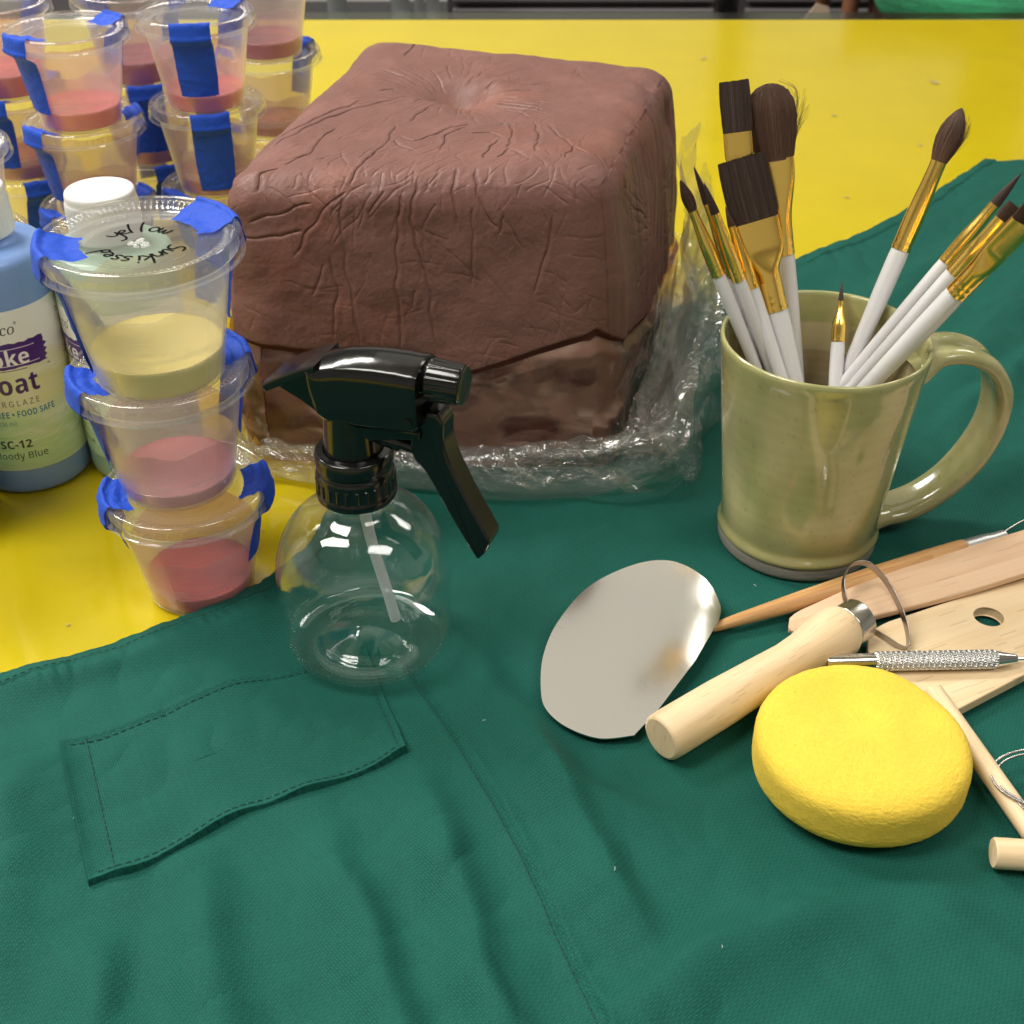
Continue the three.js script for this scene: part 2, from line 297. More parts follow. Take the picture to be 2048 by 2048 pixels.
function edgeFrame(s) {
  const p = edgeCurve.getPoint(s), k = smooth(0.72, 1, s);
  const d = V(lerp(0.6, 1, k), 0, lerp(0.8, 0.02, k)).normalize();
  return [p, d, min((-0.14 - p.z) / max(d.z, 0.05), (0.95 - p.x) / d.x)];
}
const HEM = 0.0115;
{
  const t = thing('green_apron', 'creased dark green cloth apron spread across the yellow table with a sewn pocket', 'apron', [0, 0, 0]);
  // plain weave: threads over and under
  const W = 1024, NT = 140;
  const weave = (u, v) => { const a = u * NT, b = v * NT, ia = floor(a), ib = floor(b), fa = a - ia - 0.5, fb = b - ib - 0.5, over = (((ia + ib * 2) % 4) + 4) % 4 < 2; return over ? (1 - 3.4 * fa * fa) * (0.8 + 0.2 * cos(fb * PI)) : (0.55 - 2.2 * fb * fb) * (0.85 + 0.15 * cos(fa * PI)); };
  const slub = (u, v) => 0.12 * (grainTex(u * 0.9, v * 0.012) - 0.5) + 0.12 * (grainTex(u * 0.012 + 0.3, v * 0.9) - 0.5);
  const clothBump = dataTexture(W, W, (u, v) => clamp(0.15 + 0.75 * weave(u, v) + slub(u, v)));
  const clothMap = dataTexture(W, W, (u, v) => { const h = weave(u, v), k = 0.42 + 0.8 * h + 0.8 * slub(u, v) + 0.06 * tiled(u, v, 5, 4, 3); return [k * 0.95, k, k]; });
  const cloth = phys({ color: lin(0.0118, 0.114, 0.087), map: clothMap, bumpMap: clothBump, bumpScale: 0.0003, roughness: 0.72, sheen: 0.2, sheenRoughness: 0.4, sheenColor: lin(0.08, 0.4, 0.32), specularIntensity: 0.3 });
  const thread = std({ color: lin(0.005, 0.045, 0.035), roughness: 0.8 });
  const KUV = 1 / 0.13;
  const put = (s, v) => {                                       // arc share s along the edge, metres v from it
    const [p, d] = edgeFrame(s), n = 0.0014 * N3(s * 60, 1.1) + 0.0009 * N3(s * 170, 4.1), x = p.x + d.x * (v + n), z = p.z + d.z * (v + n);
    let y = apronY(x, z);
    y += 0.0009 * smooth(HEM + 0.0006, HEM - 0.0006, v) + 0.0007 * exp(-pow((v - HEM - 0.004) / 0.004, 2)) * sin(s * 420 + 3 * N3(s * 30, 2)) * (0.6 + N3(s * 50, 8));
    y = lerp(0.0003, y, smooth(-0.0001, 0.0018, v));
    const b = segDist(x, z, SEAM); if (b[0] < 0.012) y += -0.0013 * exp(-pow(b[0] / 0.0011, 2)) + (b[2] > 0 ? 0.0005 * smooth(0.009, 0.001, b[0]) : 0);
    return [x, y, z];
  };
  const vs = (s, v) => { const L = edgeFrame(s)[2]; return v < 0.06 ? lerp(0, HEM * 1.6, v / 0.06) : lerp(HEM * 1.6, L, (v - 0.06) / 0.94); };
  const g = grid(620, 620, (u, v) => put(u, vs(u, v)), { uv: (u, v, p) => [(p[0] * 0.78 - p[2] * 0.62) * KUV, (p[0] * 0.62 + p[2] * 0.78) * KUV], flip: true });
  part('cloth_panel', g, cloth, t);
  // stitches
  const stitch = (pts, lift, name, parent, step = 0.0034) => {
    const c = new THREE.CatmullRomCurve3(pts, false, 'centripetal'), n = floor(c.getLength() / step), gs = [];
    for (let i = 0; i < n; i++) { const a = c.getPointAt(i / n), b = c.getPointAt(min(1, (i + 0.62) / n)); a.y += lift; b.y += lift; const m = a.clone().lerp(b, 0.5); m.y += 0.00025; gs.push(new THREE.TubeGeometry(new THREE.QuadraticBezierCurve3(a, m, b), 2, 0.00022, 4)); }
    const o = part(name, mergeGeometries(gs), thread, parent); o.userData.kind = 'stuff';
  };
  stitch(Array.from({ length: 90 }, (_, i) => V(...put(0.02 + 0.5 * i / 89, HEM - 0.0012))), 0.0002, 'hem_stitching', t);
  stitch(Array.from({ length: 60 }, (_, i) => V(...put(0.74 + 0.25 * i / 59, HEM - 0.0012))), 0.0002, 'hem_stitching', t);
  stitch(Array.from({ length: 60 }, (_, i) => { const c = new THREE.CatmullRomCurve3(SEAM.map(([x, z]) => V(x - 0.0035, 0, z - 0.0012))).getPointAt(0.02 + 0.95 * i / 59); return V(c.x, apronY(c.x, c.z) + 0.0006, c.z); }), 0.0001, 'seam_stitching', t);
  // pocket
  const A = [-0.189, -0.386], B = [-0.157, -0.3125], C = [-0.043, -0.3815], D = [-0.067, -0.453];
  const pk = (u, v) => {                                        // u along A->D, v from A to B
    const w = 0.0016 * N3(u * 7, 3.3), e = v > 0.5 ? 0.0022 * sin(u * 9 + 0.6) * smooth(0, 0.15, u) * smooth(1, 0.85, u) : 0.0016 * sin(u * 7 + 1) * smooth(0, 0.15, u) * smooth(1, 0.85, u);
    const x = (1 - u) * (1 - v) * A[0] + u * (1 - v) * D[0] + u * v * C[0] + (1 - u) * v * B[0] + e * 0.45 + w, z = (1 - u) * (1 - v) * A[1] + u * (1 - v) * D[1] + u * v * C[1] + (1 - u) * v * B[1] + e;
    const m = min(min(u * 0.13, (1 - u) * 0.13), min(v * 0.075, (1 - v) * 0.075)), fold = smooth(0.0, 0.0006, m);
    const calm = smooth(0.05, 0.07, hypot(x + 0.066, z + 0.456));
    const lift = 0.0009 + 0.0013 * exp(-pow(m / 0.0022, 2)) + calm * (0.0012 * (0.5 + fbm(x * 26, z * 26, 9, 3)) + 0.0016 * smooth(0.86, 1, v) * (0.5 + 0.5 * sin(u * 21)) * smooth(0.02, 0.1, u) + 0.0012 * exp(-pow((u * 0.13) / 0.006, 2)));
    return [x, apronY(x, z) - 0.0003 + lift * fold, z];
  };
  const warp = (u) => { const e = 0.02; return u < 0.1 ? e * u / 0.1 : u > 0.9 ? 1 - e * (1 - u) / 0.1 : lerp(e, 1 - e, (u - 0.1) / 0.8); };
  const pocket = part('pocket', grid(190, 120, (u, v) => pk(warp(u), warp(v)), { uv: (u, v, p) => [(p[0] * 0.9 - p[2] * 0.43) * KUV, (p[0] * 0.43 + p[2] * 0.9) * KUV], flip: true }), cloth, t);
  const line = (f, n = 40) => Array.from({ length: n }, (_, i) => V(...f(i / (n - 1))));
  stitch(line((k) => pk(0.075, 0.02 + 0.96 * k)), 0.0002, 'pocket_stitching', pocket);
  stitch(line((k) => pk(0.03 + 0.94 * k, 0.955)), 0.0003, 'pocket_stitching', pocket);
  stitch(line((k) => pk(0.03 + 0.94 * k, 0.045)), 0.0003, 'pocket_stitching', pocket);
  stitch(line((k) => pk(0.972, 0.05 + 0.9 * k)), 0.0003, 'pocket_stitching', pocket);
  const lint = [], lr = rng(14); for (let i = 0; i < 7; i++) { const x = -0.2 + 0.42 * lr(), z = -0.5 + 0.24 * lr(), a = lr() * 6.3, l = 0.0006 + 0.0022 * lr() * lr(), P = [-1, 0, 1].map((k) => { const px = x + cos(a) * l * k + (k ? 0 : 0.0004 * lr()), pz = z + sin(a) * l * k; return V(px, apronY(px, pz) + 0.0006, pz); }); lint.push(new THREE.TubeGeometry(new THREE.CatmullRomCurve3(P), 5, 0.00012, 4)); }
  part('lint', mergeGeometries(lint), std({ color: lin(0.6, 0.62, 0.6), roughness: 0.9 }), t).userData.kind = 'stuff';
}
// height of the bag's edge round the block
const topAt = (u) => keyed(u, [[0, 0.0785], [0.124, 0.06], [0.21, 0.0855], [0.25, 0.074], [0.33, 0.055], [0.45, 0.06], [0.7, 0.085], [0.85, 0.09], [0.95, 0.086], [1, 0.0785]], false) + 0.0005 * N3(u * 60, 2.2);
// ---------------------------------------------------------------- clay block, half unwrapped from its bag
const CW = 0.185, CH = 0.167, CD = 0.24;
const TOPQ = [[-0.143, -0.602], [0.045, -0.607], [0.094, -0.79], [-0.092, -0.85]], BOTQ = [[-0.147, -0.611], [0.053, -0.605], [0.105, -0.79], [-0.101, -0.852]];
const mix2 = (p, q, t) => [lerp(p[0], q[0], t), lerp(p[1], q[1], t)];
function quadAt(y) { return TOPQ.map((p, i) => mix2(BOTQ[i], p, clamp(y / CH))); }
function inQuad(q, a, b) { return [(1 - a) * (1 - b) * q[0][0] + a * (1 - b) * q[1][0] + a * b * q[2][0] + (1 - a) * b * q[3][0], (1 - a) * (1 - b) * q[0][1] + a * (1 - b) * q[1][1] + a * b * q[2][1] + (1 - a) * b * q[3][1]]; }
const sideBulge = (y) => 0.0055 * sin(PI * clamp(y / CH, 0.0, 1));
// wrinkles pressed in by the bag, in millimetres on the unfolded top and front faces
const WRINKLES = [
  [70, 155, 71, 135, 74, 125], [25, 219, 32, 202, 32, 179, 34, 163], [20, 244, 18, 228, 26, 221], [62, 239, 65, 209, 67, 185, 63, 156],
  [70, 177, 79, 185, 84, 180, 89, 171, 94, 160, 100, 150, 106, 151], [70, 185, 75, 193, 85, 201], [97, 200, 94, 175, 101, 152], [112, 146, 121, 147, 127, 168, 130, 199],
  [122, 216, 121, 195, 122, 177], [132, 143, 140, 166, 145, 207], [128, 216, 131, 199, 144, 216], [162, 184, 161, 202, 161, 216], [37, 103, 45, 97, 57, 102, 68, 105],
  [11, 196, 21, 164, 35, 133, 55, 112], [10, 181, 21, 152, 35, 119], [105, 170, 113, 164, 124, 173], [140, 147, 161, 188, 170, 202], [35, 40, 35, 18, 34, 2],
  [62, 242, 49, 256, 41, 267, 35, 279], [60, 243, 59, 257, 59, 282, 64, 332], [95, 228, 94, 244, 92, 260, 94, 276, 99, 296, 99, 315, 103, 338],
  [89, 240, 86, 257, 84, 275, 83, 296, 84, 333], [121, 225, 124, 246, 128, 254, 130, 261, 134, 265], [111, 225, 113, 252, 114, 265], [122, 252, 121, 275, 120, 296],
  [160, 257, 156, 279, 149, 300], [13, 260, 26, 257, 36, 253, 46, 249], [11, 268, 29, 268, 42, 264], [49, 282, 43, 299], [92, 296, 90, 308], [80, 243, 75, 252, 72, 257],
  [133, 267, 137, 257], [52, 276, 54, 296, 50, 326],
].map((l) => ({ p: l.reduce((a, v, i) => (i % 2 ? a[a.length - 1].push(v) : a.push([v]), a), []), d: 1.5, w: 0.5 }));
{
  const r = rng(21);
  const add = (x, s, ang, len, d, w) => { const p = [[x, s]]; let a = ang; const n = 3; for (let i = 0; i < n; i++) { a += (r() - 0.5) * 0.5; x += cos(a) * len / n; s += sin(a) * len / n; p.push([x, s]); } WRINKLES.push({ p, d, w }); };
  for (let i = 0; i < 80; i++) { const a = r() * 2 * PI, q = 12 + r() * 16; add(80 + cos(a) * q * 1.2, 92 + sin(a) * q, a + (r() - 0.5) * 0.3, 14 + r() * 38, 0.22 + r() * 0.5, 0.5); }      // rays round the dimple
  for (let i = 0; i < 110; i++) add(8 + r() * 168, 190 + r() * 62, PI / 2 + (r() - 0.5) * 1.5, 8 + r() * 22, 0.22 + r() * 0.5, 0.5);                                             // along the front edge
  for (let i = 0; i < 150; i++) add(6 + r() * 172, 250 + r() * 120, (r() < 0.5 ? PI / 2 : 0.3) + (r() - 0.5) * 0.9, 6 + r() * 24, 0.1 + r() * 0.25, 0.55);
  for (let i = 0; i < 110; i++) add(6 + r() * 170, 10 + r() * 220, 2.2 + (r() - 0.5) * 1.6, 6 + r() * 26, 0.15 + r() * 0.4, 0.5);
  for (let i = 0; i < 14; i++) { const x = 48 + r() * 40; add(x, 290 + r() * 90, PI / 2 + (r() - 0.5) * 0.15, 18 + r() * 30, 0.3, 0.8); }
  for (const w of WRINKLES) { w.x0 = min(...w.p.map((q) => q[0])) - 5; w.x1 = max(...w.p.map((q) => q[0])) + 5; w.s0 = min(...w.p.map((q) => q[1])) - 5; w.s1 = max(...w.p.map((q) => q[1])) + 5; }
}
function wrinkle(x, s) {                                      // mm in, mm out
  const wx = x + 1.6 * N3(x * 0.09, s * 0.09, 3), ws = s + 1.6 * N3(x * 0.09, s * 0.09, 8); let h = 0;
  for (const w of WRINKLES) {
    if (wx < w.x0 || wx > w.x1 || ws < w.s0 || ws > w.s1) continue;
    const [d, t, side] = segDist(wx, ws, w.p); if (d > 5) continue;
    const e = 0.95 * smooth(0, 0.1, t) * smooth(1, 0.85, t) * (0.9 + 0.45 * N3(x * 0.07, s * 0.07, w.d * 9));
    h += e * w.d * (-exp(-pow(d / w.w, 2)) + (side > 0 ? 0.24 : 0.06) * exp(-pow((d - 2.1) / 1.3, 2)));
  }
  return h;
}
{
  const t = thing('clay_block', 'large brown block of wet clay with wrinkled faces, half unwrapped from its bag', 'clay block', [0, 0, 0]);
  const g = new THREE.BoxGeometry(2, 2, 2, 250, 190, 270), p = g.attributes.position, uv = g.attributes.uv, R0 = 0.0155, col = new Float32Array(p.count * 3);
  const hx = CW / 2, hy = CH / 2, hz = CD / 2;
  for (let i = 0; i < p.count; i++) {
    const X = p.getX(i), Y = p.getY(i), Z = p.getZ(i), ax = abs(X), ay = abs(Y), az = abs(Z);
    const R = R0 * (1.15 + 0.4 * N3(X * 1.7, Y * 1.7, Z * 1.7)), q = [X * hx, Y * hy, Z * hz], c = [clamp(q[0], -hx + R, hx - R), clamp(q[1], -hy + R * 0.8, hy - R * 0.8), clamp(q[2], -hz + R, hz - R)];
    const n = V(q[0] - c[0], q[1] - c[1], q[2] - c[2]); const l = n.length() || 1; n.divideScalar(l);
    let e = V(c[0] + n.x * R, c[1] + n.y * R * 0.8, c[2] + n.z * R);
    const isTop = Y > 0.999 && ay >= ax && ay >= az, isFront = Z > 0.999 && !isTop, isRight = X > 0.999 && !isTop && !isFront;
    const xm = (X + 1) / 2 * CW * 1000; let s = 0, h = 0;
    if (isTop) s = (Z + 1) / 2 * CD * 1000; else if (isFront) s = CD * 1000 + (1 - Y) / 2 * CH * 1000;
    if (isTop || isFront) h += wrinkle(xm, s) * 0.0003;
    // dimple and lump in the middle of the top, soft sag of the faces
    if (isTop) { const d = hypot((xm - 80) / 1.25, s - 92); h += -0.0125 * exp(-pow(d / 15, 2)) + 0.0062 * exp(-pow(hypot((xm - 96) / 1.2, s - 82) / 9, 2)) - 0.003 * exp(-pow(hypot(xm - 92, s - 118) / 16, 2)); }
    const wob = 0.0055 * fbm(e.x * 16, e.y * 16, e.z * 16, 3) + 0.0006 * fbm(e.x * 140, e.y * 140, e.z * 140, 3) + 0.0002 * abs(N3(e.x * 420, e.y * 420, e.z * 420));
    h += wob * (isRight ? 0.7 : 1);
    if (isRight) { h += 0.0011 * N3(e.z * 260, e.y * 9, 4) + 0.0016 * N3(e.z * 70, e.y * 5, 6); h -= 0.007 * exp(-pow(hypot(e.z + 0.085, (e.y - 0.06) * 0.7) / 0.007, 2)) + 0.004 * exp(-pow(hypot(e.z + 0.05, e.y - 0.035) / 0.004, 2)); }
    if (isTop && xm > 160) h -= 0.003 * exp(-pow(hypot(xm - 178, s - 45) / 8, 2)) ;
    if (isFront || isRight) { const m = isFront ? xm / 1000 : CD * (1 - Z) / 2, M = isFront ? CW : CD, k = 0.013, tt = (isFront ? 0 : 0.25) + (m < k ? 0.025 * (m / k - 1) : m > M - k ? 0.2 + 0.025 * (m - M + k) / k : 0.2 * (m - k) / (M - 2 * k)); h += lerp(-0.0036, 0.0019, smooth(-0.0006, 0.0022, e.y + hy - topAt(tt))); } else if (isTop) h += 0.0019;
    e.addScaledVector(n, h);
    const y = e.y + hy, b = inQuad(quadAt(y), e.x / CW + 0.5, 0.5 - e.z / CD), bl = sideBulge(y);
    let px = b[0] + n.x * bl, pz = b[1] + n.z * bl * 0.6;
    p.setXYZ(i, px, max(0.0025, y), pz);
    const dry = smooth(-0.1, 0.45, fbm(e.x * 30 + 4, e.y * 30, e.z * 30, 4)), red = smooth(0.05, 0.4, fbm(e.x * 22, e.y * 22 + 9, e.z * 22, 3)), sp = N3(e.x * 700, e.y * 700, e.z * 700);
    const groove = isTop || isFront ? clamp(-h * 260, 0, 0.12) : 0;
    const k = 0.93 + 0.18 * dry + 0.05 * sp;
    col[i * 3] = 0.2 * k * (1 + 0.1 * red); col[i * 3 + 1] = 0.096 * k; col[i * 3 + 2] = 0.081 * k * (1 - 0.1 * red);
    uv.setXY(i, isTop || isFront ? xm / (CW * 1000) : 0.08 + 0.8 * (e.z / CD + 0.5), isTop || isFront ? s / ((CD + CH) * 1000) : 0.05 + 0.3 * (e.y / CH + 0.5));
  }
  g.setAttribute('color', new THREE.BufferAttribute(col, 3)); g.computeVertexNormals(); weld(g);
  const relief = dataTexture(720, 1584, (u, v) => { const x = u * CW * 1000, s = v * (CD + CH) * 1000; return 0.62 + 0.25 * 0.9 * wrinkle(x, s) + 0.05 * fbm(x * 0.5, s * 0.5, 2, 3) + 0.028 * N3(x * 2.2, s * 2.2) + 0.02 * (grainTex(u, v) - 0.5); });
  part('clay_body', g, phys({ vertexColors: true, roughness: 0.62, specularIntensity: 0.55, bumpMap: relief, bumpScale: 0.0024, roughnessMap: dataTexture(256, 256, (u, v) => 0.8 + 0.35 * tiled(u, v, 10, 6, 4)) }), t);
}
// ---------------------------------------------------------------- clear bag peeled down round the block
function outline(t, off, y, r = 0.013) {                        // t round the block from front left; off metres outside its face
  const q = quadAt(y), bl = sideBulge(y), nrm = [[0, 1], [0.965, 0.26], [-0.31, -0.95], [-0.98, -0.2]];
  // edges: 0 front, 1 right, 2 back, 3 left
  const dirs = [0, 1, 2, 3].map((i) => { const a = q[i], b = q[(i + 1) % 4], l = hypot(b[0] - a[0], b[1] - a[1]); return [(b[0] - a[0]) / l, (b[1] - a[1]) / l, l]; });
  const out = dirs.map(([dx, dz]) => [-dz * -1 * -1, dx]);
  for (let i = 0; i < 4; i++) { out[i] = [-dirs[i][1], dirs[i][0]]; if (out[i][0] * nrm[i][0] + out[i][1] * nrm[i][1] < 0) out[i] = [-out[i][0], -out[i][1]]; }
  t = ((t % 1) + 1) % 1; const k = floor(t * 4), f = t * 4 - k, a = q[k], d = dirs[k], o = out[k], o2 = out[(k + 1) % 4], E = 0.8;
  if (f < E) { const m = lerp(r, d[2] - r, f / E); return [a[0] + d[0] * m + o[0] * (off + bl), a[1] + d[1] * m + o[1] * (off + bl), o[0], o[1]]; }
  const b = q[(k + 1) % 4], d2 = dirs[(k + 1) % 4], c = [b[0] - d[0] * r - o[0] * 0, b[1] - d[1] * r], w = (f - E) / (1 - E), n = [lerp(o[0], o2[0], w), lerp(o[1], o2[1], w)], nl = hypot(n[0], n[1]);
  const cx = b[0] - d[0] * r + d2[0] * r, cz = b[1] - d[1] * r + d2[1] * r; n[0] /= nl; n[1] /= nl;
  return [cx + n[0] * (r + off + bl), cz + n[1] * (r + off + bl), n[0], n[1]];
}
function keyed(t, keys, soft = true) { t = ((t % 1) + 1) % 1; for (let i = 0; i + 1 < keys.length; i++) if (t <= keys[i + 1][0]) return lerp(keys[i][1], keys[i + 1][1], ((k) => (soft ? smooth(0, 1, k) : k))((t - keys[i][0]) / (keys[i + 1][0] - keys[i][0]))); return keys[keys.length - 1][1]; }
const CRUMPLE = (() => { const r = rng(77); return Array.from({ length: 9 }, (_, i) => { const v = V(r() - 0.5, r() - 0.5, r() - 0.5).normalize(); return [v, 18 + i * 13 + r() * 10, r() * 9]; }); })();
function crumple(x, y, z, fine = 1) {                           // sharp flat-sided creases, about -1..1
  let h = 0, tot = 0; const wx = x + 0.012 * N3(x * 30, y * 30, z * 30), wy = y + 0.012 * N3(x * 30 + 9, y * 30, z * 30), wz = z + 0.012 * N3(x * 30, y * 30 + 5, z * 30);
  CRUMPLE.forEach(([v, f, ph], i) => { if (i > 5 && !fine) return; const a = pow(20 / f, 1.35), q = (wx * v.x + wy * v.y + wz * v.z) * f + ph; h += a * (abs((q - floor(q)) - 0.5) * 4 - 1); tot += a; });
  return h / tot;
}
{
  const t = thing('plastic_bag', 'clear crumpled plastic bag smeared with clay, peeled down around the clay block', 'plastic bag', [0, 0, 0]);
  const crinkle = dataTexture(512, 512, (u, v) => { const a = tiled(u, v, 9, 3, 2), b = tiled(u, v, 20, 8, 2), c = tiled(u, v, 42, 5, 1); return clamp(0.2 + 0.9 * abs(a) + 0.7 * abs(b) + 0.25 * abs(c)); }); crinkle.repeat.set(9, 1.4);
  const clear = phys({ color: lin(0.97, 0.97, 0.965), transmission: 0.975, thickness: 0, roughness: 0.1, ior: 1.75, bumpMap: crinkle, bumpScale: 0.0007 });
  const smear = (u, v) => { const n = fbm(u * 12, v * 3, 3, 3), m = fbm(u * 70 + 7, v * 18, 6, 2), s = fbm(u * 9 + v * 3, v * 3.4 - u * 4, 8, 3); return [smooth(-0.16, 0.22, n + 0.05 * m), smooth(-0.08, 0.2, s + 0.05 * m)]; };
  const smeared = phys({ color: lin(1, 1, 1), transmission: 1, thickness: 0, roughness: 0.15, ior: 1.5,
    map: dataTexture(1024, 256, (u, v) => { const [a, b] = smear(u, v); return a > 0.01 ? [lerp(0.84, 0.7, a), lerp(0.7, 0.53, a), lerp(0.63, 0.46, a)] : [lerp(0.84, 0.62, b), lerp(0.7, 0.42, b), lerp(0.63, 0.33, b)]; }, true),
    transmissionMap: dataTexture(1024, 256, (u, v) => { const [a, b] = smear(u, v); return 0.97 - 0.3 * a - 0.45 * b * (1 - a); }) });
  // the part that clings to the clay
  part('bag_wall', grid(560, 80, (u, v) => {
    const top = topAt(u), y = lerp(0.0035, top, v), edge = smooth(1, 0.9, v), o = outline(u, 0, y);
    const c = crumple(o[0] * 0.7, y * 0.7, o[1] * 0.7, 0), off = 0.0012 + edge * 0.003 + 0.0034 * c * lerp(0.2, 1, edge) + 0.0004 * N3(u * 30, y * 40, 4);
    const p = outline(u, max(0.0008, off), y); return [p[0], y, p[1]];
  }, { flip: true, seam: true, uv: (u, v) => [u * 2, v * 0.9] }), smeared, t);
  // the collar that lies on the table: foot, outer fold, roll, back towards the block
  const hAt = (u) => keyed(u, [[0, 0.02], [0.06, 0.024], [0.12, 0.027], [0.19, 0.032], [0.235, 0.046], [0.29, 0.058], [0.35, 0.06], [0.42, 0.06], [0.5, 0.04], [0.75, 0.03], [0.93, 0.026], [1, 0.017]]);
  const oAt = (u) => keyed(u, [[0, 0.026], [0.05, 0.034], [0.12, 0.036], [0.19, 0.042], [0.235, 0.05], [0.29, 0.056], [0.36, 0.05], [0.42, 0.04], [0.5, 0.03], [0.75, 0.012], [0.9, 0.012], [0.96, 0.016], [1, 0.026]]);
  const P = [[0.16, 0.06], [0.55, 0.03], [0.9, 0.04], [1.0, 0.25], [1.0, 0.6], [0.94, 0.9], [0.82, 1.0], [0.66, 0.92], [0.52, 0.72], [0.4, 0.5], [0.28, 0.42], [0.18, 0.5]];
  const roll = new THREE.CatmullRomCurve3(P.map(([a, b]) => V(a, b, 0)), false, 'centripetal').getSpacedPoints(60);
  part('bag_rim', mergeGeometries([0, 1].map((L) => grid(640, 60, (u, v) => {
    const q = roll[Math.round(v * 60)], O = oAt(u) * (1 + 0.2 * N3(u * 22, 1.5 + L * 3)) * (1 - 0.16 * L), H = hAt(u) * (1 + 0.32 * N3(u * 26, 6.5 + L * 2)) * (1 - 0.2 * L), o = outline(u, O * q.x, 0.001);
    const y0 = 0.003 + H * q.y, c = crumple(o[0] * 1.3 + L * 0.37, y0 * 1.3, o[1] * 1.3), k = smooth(0, 0.35, q.y);
    const p = outline(u, max(0.006, O * q.x + 0.0052 * c * k), 0.001); return [p[0], max(0.0032 + 0.0009 * L, y0 + 0.0055 * c * k + 0.0026 * crumple(o[1] * 2, o[0] * 2, y0 * 2 + L) * k), p[1]];
  }, { flip: true, seam: true }))), clear, t);
  // loose side standing up against the right face
  const flapTop = (u) => keyed(u, [[0, 0.032], [0.12, 0.045], [0.25, 0.06], [0.4, 0.082], [0.55, 0.108], [0.68, 0.13], [0.78, 0.142], [0.88, 0.132], [1, 0.10]]);
  for (const [k, out, hk, ph] of [[0, 0.017, 1, 0], [1, 0.03, 0.74, 3.7], [2, 0.02, 0.86, 7.1]]) part('bag_fold', grid(220, 130, (u, v) => {
    const tt = lerp(0.235, 0.445, u), H = flapTop(u) * hk * (1 + 0.12 * N3(u * 9 + ph, 3.3)), y = 0.004 + H * v, base = oAt(tt) * lerp(0.75, 0.4, v) * (k ? 1.15 : 0.8);
    const o = outline(tt, base, 0.02), c = crumple(o[0] + ph * 0.1, y, o[1]), c2 = crumple(o[0] * 0.45 + ph, y * 0.45, o[1] * 0.45, 0);
    const p = outline(tt, max(0.008, base + 0.0045 * c + 0.009 * c2 * smooth(0, 0.4, v) + 0.006 * sin(v * 3 + u * 11 + ph)), 0.02); return [p[0], max(0.0035, y + 0.003 * c * v), p[1]];
  }, { flip: true }), k ? clear : phys({ color: lin(0.9, 0.86, 0.84), transmission: 0.95, thickness: 0, roughness: 0.16, ior: 1.75 }), t);
}
